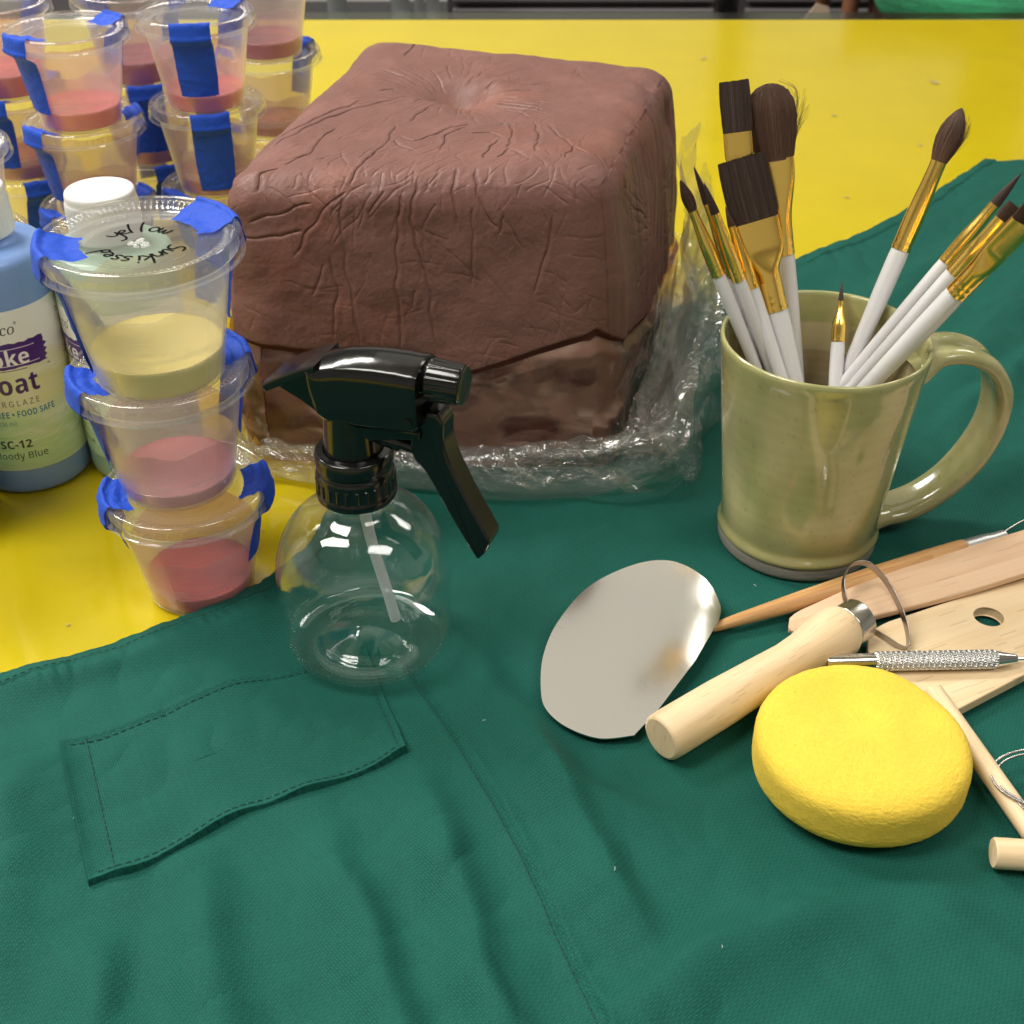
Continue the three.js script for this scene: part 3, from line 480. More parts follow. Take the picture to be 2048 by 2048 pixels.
// ---------------------------------------------------------------- pottery mug with brushes
const MUG = V(0.146, 0, -0.539), MUG_Y = 0.0024;
{
  const t = thing('pottery_mug', 'olive green glazed handmade mug holding paint brushes', 'mug', [MUG.x, MUG_Y, MUG.z]);
  const glazeTint = (x, y, z) => {                               // glaze runs thick and thin: pale tan where thin, green where it pooled
    const n = fbm(x * 34, y * 16, z * 34, 4), m = fbm(x * 70 + 3, y * 26, z * 70, 3), ringy = 0.5 + 0.5 * sin(y * 900 + 5 * N3(x * 30, y * 60, z * 30)), sp = N3(x * 900, y * 900, z * 900) > 0.55 ? 0.8 : 1;
    const g = clamp(0.5 + 1.5 * n + 0.5 * m), low = smooth(0.03, 0.012, y);
    const a = [0.47, 0.43, 0.21], b = [0.325, 0.33, 0.13], c = [0.26, 0.24, 0.09], k = 0.95 + 0.05 * ringy;
    return [0, 1, 2].map((i) => lerp(lerp(a[i], b[i], g), c[i], low * 0.6) * k * sp);
  };
  const glaze = phys({ vertexColors: true, roughness: 0.2, clearcoat: 0.9, clearcoatRoughness: 0.06, bumpMap: fineBump, bumpScale: 0.00008 });
  const outer = refine([[0.0388, 0.0072], [0.0406, 0.0085], [0.0404, 0.0105], [0.0391, 0.0132], [0.0392, 0.018], [0.0405, 0.03], [0.043, 0.055], [0.0456, 0.083], [0.0475, 0.103], [0.0486, 0.111], [0.0487, 0.1135], [0.048, 0.1152], [0.0469, 0.1148], [0.0462, 0.112], [0.0443, 0.095], [0.0395, 0.06], [0.036, 0.02], [0.033, 0.0085], [0.02, 0.007], [0, 0.007]], 190);
  const dents = [[1.95, 0.05, 0.015, 0.0021], [2.45, 0.066, 0.014, 0.0023], [2.2, 0.085, 0.014, 0.0014], [1.25, 0.056, 0.013, 0.0014], [2.85, 0.048, 0.015, 0.0022], [0.9, 0.06, 0.014, 0.001], [2.6, 0.035, 0.012, 0.0016]];
  part('mug_body', revolve(outer, 220, (r, y, a, i) => {
    const th = ((-a % (2 * PI)) + 2 * PI) % (2 * PI), az = 2 * PI - th; let d = 0;   // az: angle from +x towards the camera
    if (i < 100) for (const [A, Y, w, h] of dents) { const da = Math.atan2(sin(az - A), cos(az - A)) * r; d -= 1.05 * h * exp(-(da * da + (y - Y) * (y - Y) * 0.5) / (w * w)); }
    d += 0.000012 * sin(y * 1500 + az + 3 * N3(y * 40, 1)) + 0.0007 * fbm(cos(az) * 2.2, sin(az) * 2.2, y * 22, 2); if (y > 0.108) d *= 0.3;
    return [r ? max(0.0001, r + d) : 0, y];
  }, { color: (u, v, p) => (v > 0.56 ? [0.4, 0.31, 0.17].map((c) => c * (0.94 + 0.06 * sin(p[1] * 1400) + 0.2 * fbm(p[0] * 60, p[1] * 120, p[2] * 60, 3))) : v > 0.5 ? [0.46, 0.4, 0.22] : glazeTint(...p)) }), glaze, t);
  part('foot_ring', revolve(refine([[0.03, 0.002], [0.032, 0], [0.0385, 0], [0.0396, 0.0015], [0.0399, 0.004], [0.0395, 0.0073], [0.036, 0.0076]], 30), 120, (r, y, a) => [r + 0.0002 * N3(cos(a) * 20, sin(a) * 20, y * 300), y]), std({ color: lin(0.25, 0.235, 0.2), roughness: 0.9, bumpMap: fineBump, bumpScale: 0.0005 }), t, 'unglazed grey foot ring');
  // pulled strap handle
  const A = -0.17, hx = V(cos(A), 0, sin(A)), side = V(-sin(A), 0, cos(A));
  const path = new THREE.CatmullRomCurve3([[0.042, 0.097], [0.048, 0.1], [0.056, 0.1025], [0.069, 0.102], [0.083, 0.095], [0.0925, 0.081], [0.0945, 0.063], [0.0895, 0.044], [0.0785, 0.0275], [0.065, 0.0165], [0.052, 0.0115], [0.036, 0.0105]].map(([r, y]) => V(0, y, 0).addScaledVector(hx, r)), false, 'centripetal');
  const NS = 110, NR = 40;
  const hg = grid(NR, NS, (u, v) => {
    const p = path.getPointAt(v), tg = path.getTangentAt(v), nr = tg.clone().cross(side).normalize(), a = u * 2 * PI, ends = smooth(0.1, 0, v) * 0.45 + smooth(0.93, 1, v) * 0.25;
    const w = (0.013 - 0.0016 * smooth(0.1, 0.8, v)) * (1 + ends), th = 0.005 * (1 + ends), c = cos(a), s = sin(a), sg = (x, k) => Math.sign(x) * pow(abs(x), k);
    const groove = 1 - 0.42 * exp(-pow(c / 0.42, 2)) * (s < 0 ? 1 : 0.75) + 0.05 * N3(v * 12, u * 3), wob = 1 + 0.05 * N3(v * 9, 4.4);
    return p.addScaledVector(side, w * wob * sg(c, 0.85)).addScaledVector(nr, th * sg(s, 0.8) * groove).toArray();
  }, { seam: true, color: (u, v, p) => { const g = glazeTint(p[0] * 1.4, p[1] * 0.8, p[2] * 1.4), e = pow(abs(cos(u * 2 * PI)), 6) * 0.4; return [lerp(g[0], 0.42, e), lerp(g[1], 0.36, e), lerp(g[2], 0.2, e)]; } });
  part('handle', hg, glaze, t);
}
const pearl = phys({ color: lin(0.76, 0.76, 0.78), roughness: 0.28, clearcoat: 0.5, clearcoatRoughness: 0.15, map: dataTexture(64, 256, (u, v) => { const k = 0.93 + 0.07 * fbm(u * 14, v * 2, 2, 3) ; return [k, k, k * 1.005]; }) });
const gold = std({ color: lin(1.0, 0.68, 0.17), metalness: 1, roughness: 0.2, bumpMap: fineBump, bumpScale: 0.00003 });
const hairMap = dataTexture(256, 64, (u, v) => { const k = 0.55 + 0.7 * grainTex(u * 0.5, v * 0.02) + 0.4 * N3(u * 40, v * 3); return [k, k, k]; });
function makeHair(c) { return std({ color: c, roughness: 0.55, map: hairMap }); }
const sable = makeHair(lin(0.07, 0.034, 0.021)), softBrown = makeHair(lin(0.15, 0.08, 0.052)), blackBrown = makeHair(lin(0.062, 0.037, 0.027));
// from bottom to tip; f0 and f1 are where the ferrule starts and ends, metres from the bottom
function brush(label, B, T, f0, f1, L, o) {
  const t = thing('paint_brush', label, 'paint brush', B, 'paint brushes in the mug'), d = V(...T).sub(V(...B)).normalize();
  const view = V(0, 0.4, 0).sub(V(...T)).normalize(), across = d.clone().cross(view).normalize(), a = across.clone().applyAxisAngle(d, o.roll ?? 0), b = d.clone().cross(a), at = (s) => d.clone().multiplyScalar(s);
  const r = o.r, R = rng(floor(L * 1e5));
  part('handle', loft([[0, r * 0.3], [0.002, r * 0.42], [f0 * 0.3, r * 0.6], [f0 * 0.6, r * 0.85], [f0 * 0.85, r * 1.0], [f0 - 0.004, r * 1.02], [f0 + 0.001, r * 0.95]].map(([s, q]) => ring(at(s), a, b, q, q, 24))), pearl, t);
  const fl = f1 - f0, w1 = o.w, h1 = o.h ?? w1, rf = r * 1.04, st = [];
  for (let i = 0; i <= 40; i++) { const k = i / 40, s = f0 + fl * k, m = smooth(o.pinch ?? 0.35, o.flat ? (o.pinch ?? 0.35) + 0.32 : 0.92, k), cr = 1 - 0.05 * (exp(-pow((k - 0.07) / 0.012, 2)) + exp(-pow((k - 0.14) / 0.012, 2))); st.push(ring(at(s), a, b, lerp(rf, w1, m) * cr, lerp(rf, h1, m) * cr, 32, lerp(2, o.h ? 3.2 : 2, m))); }
  part('ferrule', loft(st, { capEnd: false }), gold, t);
  // bristles: a core and single hairs round it
  const bl = L - f1, prof = o.profile, core = [], hm = o.hair ?? sable;
  for (let i = 0; i <= 24; i++) { const k = i / 24, [pw, ph] = prof(k); core.push(ring(at(f1 - 0.001 + (bl + 0.001) * k * 0.97), a, b, max(0.0002, w1 * 0.94 * pw), max(0.0002, h1 * 0.94 * ph), 26)); }
  const tuft = part('bristles', loft(core), hm, t), hairs = [], n = o.hairs ?? 160;
  for (let i = 0; i < n; i++) {
    const th = R() * 2 * PI, q = 0.8 + 0.2 * R(), end = (o.flat ? 0.985 + 0.03 * R() : 0.86 + 0.14 * R()) , P = [];
    for (let k = 0; k <= 5; k++) { const s = k / 5 * end, [pw, ph] = prof(min(1, s)), j = 1 + 0.03 * R(); P.push(at(f1 + bl * s).addScaledVector(a, cos(th) * w1 * pw * q * j).addScaledVector(b, sin(th) * h1 * ph * q * j)); }
    hairs.push(new THREE.TubeGeometry(new THREE.CatmullRomCurve3(P), 5, o.thick ?? 0.00013, 3));
  }
  for (let i = 0; i < (o.stray ?? 0); i++) {                       // loose hairs standing off
    const th = (o.strayAt ?? 0) + (R() - 0.5) * 1.2, P = [], out = 0.3 + R() * 0.9, s0 = 0.05 + R() * 0.4, s1 = s0 + 0.3 + R() * 0.35;
    for (let k = 0; k <= 5; k++) { const s = lerp(s0, s1, k / 5), e = k / 5, pw = prof(min(1, s))[0]; P.push(at(f1 + bl * s).addScaledVector(a, cos(th) * w1 * (pw + out * e * e * 0.75)).addScaledVector(b, sin(th) * h1 * (pw + out * e * e * 0.5))); }
    hairs.push(new THREE.TubeGeometry(new THREE.CatmullRomCurve3(P), 6, 0.00006, 3));
  }
  const hg = part('loose_hair', mergeGeometries(hairs), hm, tuft); hg.userData.kind = 'stuff';
}
const taper = (a = 1, p = 0.75) => (k) => { const s = (1 + 0.18 * sin(k * PI) * a) * pow(max(0, 1 - k), p); return [s, s]; };
const filbert = (k) => { const s = (1 + 0.35 * sin(min(1, k * 1.25) * PI)) * pow(max(0, 1 - pow(k, 3)), 0.6); return [s, s]; };
const flatTip = (k) => [1 + 0.06 * sin(k * PI), lerp(1, 0.55, k)];
const mopTip = (fat) => (k) => { const s = (1 + fat * sin(min(1, k * 1.1) * PI * 0.62)) * pow(max(0, 1 - pow(k, 5)), 0.5); return [s, s]; };
brush('small filbert brush with dark rounded tip, farthest left in the mug', [0.156, 0.011, -0.549], [0.0766, 0.1818, -0.5602], 0.1419, 0.1763, 0.1913, { r: 0.0032, w: 0.0021, profile: filbert });
brush('thin brush with the tallest sharp black point, behind the small left brushes', [0.159, 0.011, -0.5633], [0.0833, 0.1847, -0.5686], 0.135, 0.1738, 0.1923, { r: 0.0032, w: 0.0019, profile: taper(0.5, 0.7), hair: blackBrown });
brush('thin brush with a short sharp point, just right of the tallest thin one', [0.1605, 0.011, -0.5549], [0.0872, 0.1806, -0.5599], 0.1369, 0.1722, 0.1876, { r: 0.0032, w: 0.0021, profile: taper(0.4, 0.8), hair: blackBrown });
brush('thin brush with a tiny dark point, against the wide flat brush', [0.162, 0.011, -0.5235], [0.1007, 0.1625, -0.5764], 0.1339, 0.1648, 0.1745, { r: 0.0034, w: 0.0019, profile: taper(0.2, 0.8) });
brush('tall flat brush with square black bristles, at the back left of the mug', [0.13, 0.011, -0.533], [0.1024, 0.2128, -0.6013], 0.1539, 0.1948, 0.2176, { r: 0.0036, w: 0.0067, h: 0.0022, profile: flatTip, flat: true, hairs: 420, hair: blackBrown, pinch: 0.45 });
brush('large fluffy mop brush with a wide rounded brown head', [0.1555, 0.011, -0.5568], [0.1189, 0.2108, -0.6037], 0.1313, 0.1774, 0.2114, { r: 0.0046, w: 0.0086, h: 0.0036, profile: (k) => { const s = (1 + 0.4 * sin(min(1, k * 1.05) * PI * 0.62)) * pow(max(0, 1 - pow(k, 6)), 0.5); return [s, s * 1.25]; }, hairs: 900, hair: softBrown, stray: 46, pinch: 0.3 });
brush('wide flat brush with broad square dark bristles, in front on the left', [0.1605, 0.011, -0.5322], [0.107, 0.1819, -0.5861], 0.1164, 0.1602, 0.1898, { r: 0.0056, w: 0.0108, h: 0.0026, profile: flatTip, flat: true, hairs: 800, hair: blackBrown, pinch: 0.4, roll: 0.12 });
brush('short liner brush with a tiny black point, standing alone in the middle', [0.1555, 0.011, -0.5158], [0.161, 0.1225, -0.5808], 0.1022, 0.1221, 0.1318, { r: 0.0034, w: 0.0013, profile: taper(0.3, 0.8), hair: blackBrown, hairs: 90 });
brush('round mop brush with soft pointed brown head, leaning right on its own', [0.141, 0.011, -0.5447], [0.2048, 0.2042, -0.5901], 0.1433, 0.1864, 0.2112, { r: 0.0044, w: 0.0037, profile: (k) => { const s = (1 + 0.75 * sin(min(1, k * 1.15) * PI * 0.72)) * pow(max(0, 1 - pow(k, 3.2)), 0.7); return [s, s]; }, hairs: 620, hair: softBrown, stray: 34, strayAt: 0 });
brush('slim brush with a long sharp dark point, leaning over the mug handle', [0.1175, 0.011, -0.5516], [0.2269, 0.1847, -0.562], 0.158, 0.191, 0.2081, { r: 0.0034, w: 0.0025, profile: taper(0.5, 0.75), hair: blackBrown });
brush('slim brush with a short blunt dark tip, between the two right hand brushes', [0.1265, 0.011, -0.5595], [0.2179, 0.1787, -0.5401], 0.1554, 0.1868, 0.1946, { r: 0.0036, w: 0.0029, h: 0.002, profile: flatTip, flat: true, hair: sable, hairs: 260 });
brush('thick brush with flattened golden ferrule, lowest and farthest right in the mug', [0.13, 0.011, -0.5584], [0.2142, 0.1895, -0.508], 0.1569, 0.1994, 0.214, { r: 0.0048, w: 0.0058, h: 0.0021, profile: flatTip, flat: true, hair: sable, hairs: 320, roll: 0.5, pinch: 0.3 });
// ---------------------------------------------------------------- spray bottle
{
  const t = thing('spray_bottle', 'empty clear plastic spray bottle with a black trigger head', 'spray bottle', [-0.066, 0.0042, -0.456]);
  const pet = phys({ color: lin(0.985, 0.99, 0.99), transmission: 1, thickness: 0, roughness: 0.025, ior: 1.62 });
  const black = phys({ color: lin(0.006, 0.006, 0.0065), roughness: 0.16, clearcoat: 0.15, clearcoatRoughness: 0.06, bumpMap: fineBump, bumpScale: 0.00004 });
  const inside = (pts) => pts.map(([r, y]) => [max(0, r - 0.0011), y + 0.001 * smooth(0.03, 0, y)]), lumpy = (k) => (r, y, a) => [r + k * (0.00035 * N3(cos(a) * 2, sin(a) * 2, y * 60) + 0.0001 * N3(cos(a) * 5, sin(a) * 5, y * 200)), y];
  const prof = (refine([[0, 0.0075], [0.006, 0.0068], [0.014, 0.0045], [0.0195, 0.0024], [0.0215, 0.0008], [0.0265, 0.0], [0.0318, 0.0004], [0.0352, 0.0022], [0.0375, 0.0065], [0.0385, 0.0125], [0.0387, 0.022], [0.0388, 0.036], [0.0383, 0.046], [0.0362, 0.0555], [0.0318, 0.0645], [0.0255, 0.0712], [0.0192, 0.0748], [0.0162, 0.0772], [0.0153, 0.0795], [0.0151, 0.082]], 120));
  const bt = part('bottle', mergeGeometries([revolve(prof, 160, lumpy(1)), revolve(inside(prof), 160, lumpy(2.2))]), pet, t);
  part('neck_ring', revolve(refine([[0.0152, 0.0795], [0.0168, 0.0802], [0.0168, 0.0815], [0.0152, 0.0822]], 20), 100), pet, bt);
  // collar
  const ribs = (n, d, lo, hi) => (r, y, a) => [r + (y > lo && y < hi ? d * smooth(0.35, 0.8, cos(a * n)) : 0), y];
  part('collar', revolve(refine([[0.0135, 0.0822], [0.0168, 0.0823], [0.0172, 0.0832], [0.0172, 0.0855], [0.0168, 0.0862], [0.0166, 0.0895], [0.0166, 0.0945], [0.0163, 0.0955], [0.0158, 0.0962], [0.0158, 0.0975], [0.0164, 0.0982], [0.0166, 0.1], [0.0166, 0.1025], [0.016, 0.1045], [0.0128, 0.1052]], 120), 260, ribs(26, 0.0005, 0.0865, 0.0925)), black, t);
  part('neck', revolve(refine([[0.0124, 0.1045], [0.0121, 0.11], [0.0116, 0.118], [0.0112, 0.125], [0.0105, 0.131], [0.008, 0.136], [0.004, 0.1385], [0, 0.139]], 50), 60), black, t);
  // head: side profiles stretched across, turned 20 degrees to the viewer
  const head = V(0, 0, 0), turn = new THREE.Matrix4().makeRotationY(-20 * PI / 180), DY = -0.0042;
  const shape = (pts) => new THREE.Shape(new THREE.SplineCurve(pts.map(([x, y]) => new THREE.Vector2(x, y + DY))).getPoints(pts.length * 6));
  const poly = (pts) => new THREE.Shape(pts.map(([x, y]) => new THREE.Vector2(x, y + DY)));
  const slab = (s, w, bevel) => { const g = new THREE.ExtrudeGeometry(s, { depth: w - 2 * bevel, bevelEnabled: true, bevelThickness: bevel, bevelSize: bevel, bevelOffset: -bevel, bevelSegments: 5, curveSegments: 12 }); g.translate(0, 0, -(w - 2 * bevel) / 2); return g; };
  // shroud as lofted sections along the spray direction: rounded roof, straight sides
  const sec = [[-0.0128, 0.1445, 0.1495, 0.0108], [-0.0118, 0.1385, 0.1502, 0.0114], [-0.0105, 0.133, 0.1508, 0.0115], [-0.009, 0.1285, 0.1515, 0.0115], [-0.005, 0.1262, 0.153, 0.0115], [0.0, 0.127, 0.1546, 0.0115], [0.008, 0.1263, 0.1562, 0.0115], [0.016, 0.127, 0.157, 0.0115], [0.026, 0.128, 0.1572, 0.0115], [0.0335, 0.1295, 0.1568, 0.0115], [0.0345, 0.1302, 0.1562, 0.0109]];
  const rings = sec.map(([a, lo, hi, w]) => { const h = hi - lo, r = []; const pr = [[-0.9, 0], [-1, 0.08], [-1.0, 0.4], [-1.02, 0.7], [-1.01, 0.79], [-0.94, 0.86], [-0.85, 0.905], [-0.45, 0.975], [0, 1], [0.45, 0.975], [0.85, 0.905], [0.94, 0.86], [1.01, 0.79], [1.02, 0.7], [1.0, 0.4], [1, 0.08], [0.9, 0], [0.4, 0], [0, 0], [-0.4, 0]]; for (const [x, y] of pr) r.push(V(a, lo + h * y + DY, x * w)); return r; });
  const fine = []; for (let i = 0; i + 1 < rings.length; i++) for (let k = 0; k < 3; k++) fine.push(rings[i].map((p, j) => p.clone().lerp(rings[i + 1][j], k / 3))); fine.push(rings[rings.length - 1]);
  const shroud = loft(fine);
  part('trigger_head', move(shroud, turn), black, t);
  part('rear_hood', move(mergeGeometries([slab(poly([[-0.0085, 0.1514], [-0.0165, 0.1482], [-0.025, 0.1436], [-0.0332, 0.1386], [-0.0338, 0.1368], [-0.0322, 0.1348], [-0.0245, 0.1392], [-0.016, 0.144], [-0.0085, 0.148]]), 0.0222, 0.0009), slab(poly([[-0.0315, 0.1374], [-0.02, 0.144], [-0.008, 0.149], [-0.006, 0.1262], [-0.0098, 0.1258], [-0.019, 0.1315]]), 0.0138, 0.001)]), turn), black, t);
  part('head_rib', move(slab(poly([[0.0, 0.1262], [0.034, 0.1282], [0.034, 0.1245], [0.024, 0.1225], [0.012, 0.1195], [0.008, 0.121]]), 0.017, 0.001), turn), black, t);
  for (const s of [-1, 1]) part('hinge_pin', move(new THREE.CylinderGeometry(0.0019, 0.0019, 0.0012, 18).rotateX(PI / 2).translate(0.031, 0.1335 + DY, s * 0.0119), turn), black, t);
  const nz = [[0.034, 0.0072], [0.0358, 0.0072], [0.0362, 0.0084], [0.0375, 0.0088], [0.0495, 0.0082], [0.0507, 0.0078], [0.0509, 0.006], [0.0509, 0.0001]];
  const nozzle = revolve(nz.map(([a, r]) => [r, a]), 160, (r, y, a) => [r * (y > 0.0365 && y < 0.049 ? 1 - 0.055 * smooth(0.3, 0.8, cos(a * 14)) : 1), y]).rotateZ(-PI / 2).translate(0, 0.1484 + DY, 0);
  part('nozzle', move(nozzle, turn), black, t);
  part('trigger', move(slab(shape([[0.0365, 0.1365], [0.03, 0.1298], [0.0288, 0.121], [0.0302, 0.1135], [0.035, 0.108], [0.0455, 0.0885], [0.0555, 0.0712], [0.0585, 0.0708], [0.0625, 0.0785], [0.0605, 0.0845], [0.0535, 0.0975], [0.0465, 0.1125], [0.0435, 0.1235], [0.0435, 0.1325], [0.041, 0.1365]]), 0.0125, 0.0014), turn), black, t);
  part('piston', move(bar(V(0.009, 0.119 + DY, 0), V(0.031, 0.1145 + DY, 0), [[0, 0.0042], [0.6, 0.0042], [0.62, 0.0028], [1, 0.0028]], 24), turn), black, t);
  part('dip_tube', tube([V(0.0015, 0.1, 0.001), V(0.0025, 0.075, 0.001), V(0.0055, 0.05, 0.0), V(0.0098, 0.027, -0.001), V(0.0125, 0.0105, -0.0015)], 0.00245, 60, 18), phys({ color: lin(0.86, 0.89, 0.92), transmission: 0.45, thickness: 0, roughness: 0.45 }), t);
}

// ---------------------------------------------------------------- glaze bottles
const labelTex = canvasTexture(1600, 720, (c, w, h) => {
  c.fillStyle = '#efefec'; c.fillRect(0, 0, w, h);
  const r = rng(31);
  // watercolour wash printed over the lower half: yellow, then green
  for (let i = 0; i < 700; i++) { const y = h * (0.3 + 0.7 * r()), x = r() * w, k = y / h; c.fillStyle = k < 0.62 ? `rgba(${225 - 20 * r()},${220 - 15 * r()},${130 + 30 * r()},0.07)` : `rgba(${150 + 40 * r()},${200 + 20 * r()},${130 + 50 * r()},0.10)`; c.beginPath(); c.ellipse(x, y, 60 + 130 * r(), 12 + 34 * r(), 0.35 * (r() - 0.3), 0, 7); c.fill(); }
  for (let i = 0; i < 60; i++) { c.strokeStyle = `rgba(235,245,225,${0.2 + 0.3 * r()})`; c.lineWidth = 2 + 5 * r(); c.beginPath(); const x = r() * w, y = h * (0.66 + 0.3 * r()); c.moveTo(x, y); c.bezierCurveTo(x + 80, y - 30, x + 160, y + 20, x + 260, y - 40); c.stroke(); }
  const mid = (s, x, y, font, fill, squeeze = 1) => { c.save(); c.translate(x, y); c.scale(squeeze, 1); c.font = font; c.fillStyle = fill; c.textAlign = 'center'; c.textBaseline = 'middle'; c.fillText(s, 0, 0); c.restore(); };
  const X = w / 2;
  c.save(); c.translate(X - 4, 78); c.transform(1, 0, -0.2, 1, 0, 0); c.font = '58px serif'; c.fillStyle = '#1b1b1f'; c.textAlign = 'center'; c.textBaseline = 'middle'; c.fillText('mayco', 20, 0); c.restore(); mid('\u00ae', X + 112, 54, '18px sans-serif', '#333');
  // brush stroke behind the first word
  c.fillStyle = '#4b1f7c'; c.beginPath(); c.moveTo(X - 205, 152); for (let i = 0; i <= 20; i++) c.lineTo(X - 205 + i * 21, 150 - 8 * r() - i * 0.5); for (let i = 0; i <= 8; i++) c.lineTo(X + 215 + (i % 2 ? 16 : -12) * r(), 142 + i * 12); for (let i = 20; i >= 0; i--) c.lineTo(X - 205 + i * 21, 244 + 7 * r()); for (let i = 0; i <= 6; i++) c.lineTo(X - 210 - 14 * r(), 236 - i * 13); c.fill();
  c.fillStyle = '#efe9f4'; c.fillRect(X - 190, 160, 360, 3); c.fillRect(X - 200, 232, 380, 3); c.fillStyle = '#4b1f7c'; c.fillRect(X - 120, 254, 240, 3);
  mid('Stroke', X, 202, 'bold 92px sans-serif', '#f4f0f6', 0.98); mid('&Coat', X - 4, 318, 'bold 118px sans-serif', '#3d1a6e', 0.92); mid('\u2122', X + 218, 272, '22px sans-serif', '#333');
  mid('U N D E R G L A Z E', X, 404, '36px sans-serif', '#4a4f50', 0.92); mid('LEAD FREE \u2022 FOOD SAFE', X + 24, 452, 'bold 40px sans-serif', '#1f6f9c', 0.78); mid('8 fl oz (236 ml)', X - 50, 494, '27px sans-serif', '#4f8ba0', 0.85);
  mid('SC-12', X, 594, 'bold 52px sans-serif', '#15171a'); mid('Moody Blue', X + 6, 648, '44px sans-serif', '#1d2326');
  // small picture roundel and fine print beside the main panel
  c.fillStyle = '#cfc9bd'; c.beginPath(); c.arc(X + 395, 165, 52, 0, 7); c.fill(); for (let i = 0; i < 60; i++) { c.fillStyle = ['#7a4a34', '#3a2a22', '#c89a86', '#8a8f80', '#a8574a'][floor(r() * 5)]; c.beginPath(); c.arc(X + 395 + (r() - 0.5) * 76, 165 + (r() - 0.5) * 76, 3 + 11 * r(), 0, 7); c.fill(); }
  c.fillStyle = 'rgba(90,95,95,0.75)'; for (let y = 70; y < 480; y += 13) { if (y > 90 && y < 232) continue; for (let x = X + 322; x < X + 470; x += 4 + 14 * r()) c.fillRect(x, y, 3 + 8 * r(), 5); }
});
const whitePlastic = std({ color: lin(0.72, 0.72, 0.71), roughness: 0.35 });
function glazeBottle(label, x, z, H, color, faceTo) {
  const t = thing('glaze_bottle', label, 'paint bottle', [x, 0.0008, z], 'glaze bottles left of the cups'), body = phys({ color, roughness: 0.34, clearcoat: 0.2, clearcoatRoughness: 0.3 });
  const S = H - 0.029, R = 0.031;
  part('bottle_body', revolve(refine([[0, 0.001], [0.026, 0.001], [0.0285, 0], [0.0302, 0.0012], [R - 0.0001, 0.0045], [R, 0.008], [R, S * 0.5], [R, S - 0.007], [R - 0.0006, S - 0.003], [R - 0.003, S - 0.0006], [0.024, S], [0.0165, S + 0.0008], [0.0155, S + 0.003], [0.0153, S + 0.008]], 110), 90), body, t);
  part('label', grid(160, 1, (u, v) => { const a = faceTo - (u - 0.5) * 2 * PI; return [(R + 0.00035) * cos(a), lerp(0.0155, S - 0.0255, v), (R + 0.00035) * sin(a)]; }, { seam: true }), phys({ map: labelTex, roughness: 0.3, clearcoat: 0.3, clearcoatRoughness: 0.2 }), t);
  const k = part('cap', revolve(refine([[0.0145, S + 0.005], [0.0176, S + 0.005], [0.0179, S + 0.006], [0.0179, H - 0.006], [0.0174, H - 0.0045], [0.0172, H - 0.0015], [0.0165, H - 0.0003], [0.012, H], [0, H]], 80), 160, (r, y, a) => [r - (y < H - 0.006 && y > S + 0.007 && r > 0.017 ? 0.0003 * smooth(0.2, 0.9, cos(a * 60)) : 0), y]), whitePlastic, t);
}
glazeBottle('blue glaze bottle with a large white label reading Moody Blue, at the left edge', -0.2665, -0.609, 0.162, lin(0.21, 0.35, 0.7), 1.4);
glazeBottle('white capped glaze bottle half hidden behind the front stack of cups', -0.205, -0.618, 0.157, lin(0.33, 0.5, 0.36), 2.75);
glazeBottle('dark green bottle only just showing at the left edge, nearest the viewer', -0.3015, -0.556, 0.16, lin(0.08, 0.14, 0.09), 1.2);

// ---------------------------------------------------------------- portion cups of paint with taped lids
const cupPlastic = phys({ color: lin(0.93, 0.93, 0.95), transmission: 0.91, thickness: 0, roughness: 0.33, ior: 1.5 });
const lidPlastic = phys({ color: lin(0.95, 0.955, 0.96), transmission: 0.95, thickness: 0, roughness: 0.07, ior: 1.7 });
const tapeMat = phys({ color: lin(0.012, 0.075, 0.56), roughness: 0.62, specularIntensity: 0.5, bumpMap: dataTexture(256, 256, (u, v) => 0.5 + 0.3 * (grainTex(u * 0.5, v * 0.06) - 0.5) + 0.4 * tiled(u, v, 12, 3, 4)), bumpScale: 0.0007, transmission: 0.12, thickness: 0 });
const PITCH = 0.0575;
const cupGeo = revolve(refine([[0, 0.0014], [0.02, 0.0014], [0.0222, 0.0009], [0.0235, 0.0002], [0.0246, 0.0004], [0.0252, 0.0024], [0.0272, 0.0145], [0.0303, 0.033], [0.0329, 0.0485], [0.0338, 0.0512], [0.0352, 0.0528], [0.0366, 0.0534], [0.0373, 0.0545]], 70), 120);
const lidProfile = [...refine([[0.0374, 0.0522], [0.0394, 0.052], [0.0397, 0.0528], [0.0391, 0.0538], [0.0387, 0.0552], [0.0386, 0.0592], [0.0381, 0.0606], [0.0372, 0.0612], [0.0362, 0.0608], [0.0358, 0.06]], 34), [0.0354, 0.0594], [0.0345, 0.0592], [0.0335, 0.059], [0.0325, 0.0588], [0.0316, 0.0586], [0.0311, 0.0583], ...refine([[0.0304, 0.0578], [0.0296, 0.0574], [0.028, 0.0573], [0.0228, 0.0573], [0.0222, 0.0569], [0.021, 0.0567], [0.01, 0.0567], [0, 0.0567]], 20)];
const makeLid = (seg) => revolve(lidProfile, seg, (r, y, a) => {
  if (r > 0.0313 && r < 0.0356 && y < 0.06) return [r, y + 0.0009 * smooth(-0.3, 0.3, cos(a * 92)) * smooth(0.0313, 0.0322, r) * smooth(0.0356, 0.0348, r)];
  if (r > 0.038 && y > 0.0535 && y < 0.0585) return [r + 0.0004 * smooth(0.75, 0.98, cos(a * 40)), y];
  return [r, y];
});
const lidFine = makeLid(832), lidPlain = makeLid(416);
const paintGeo = {};
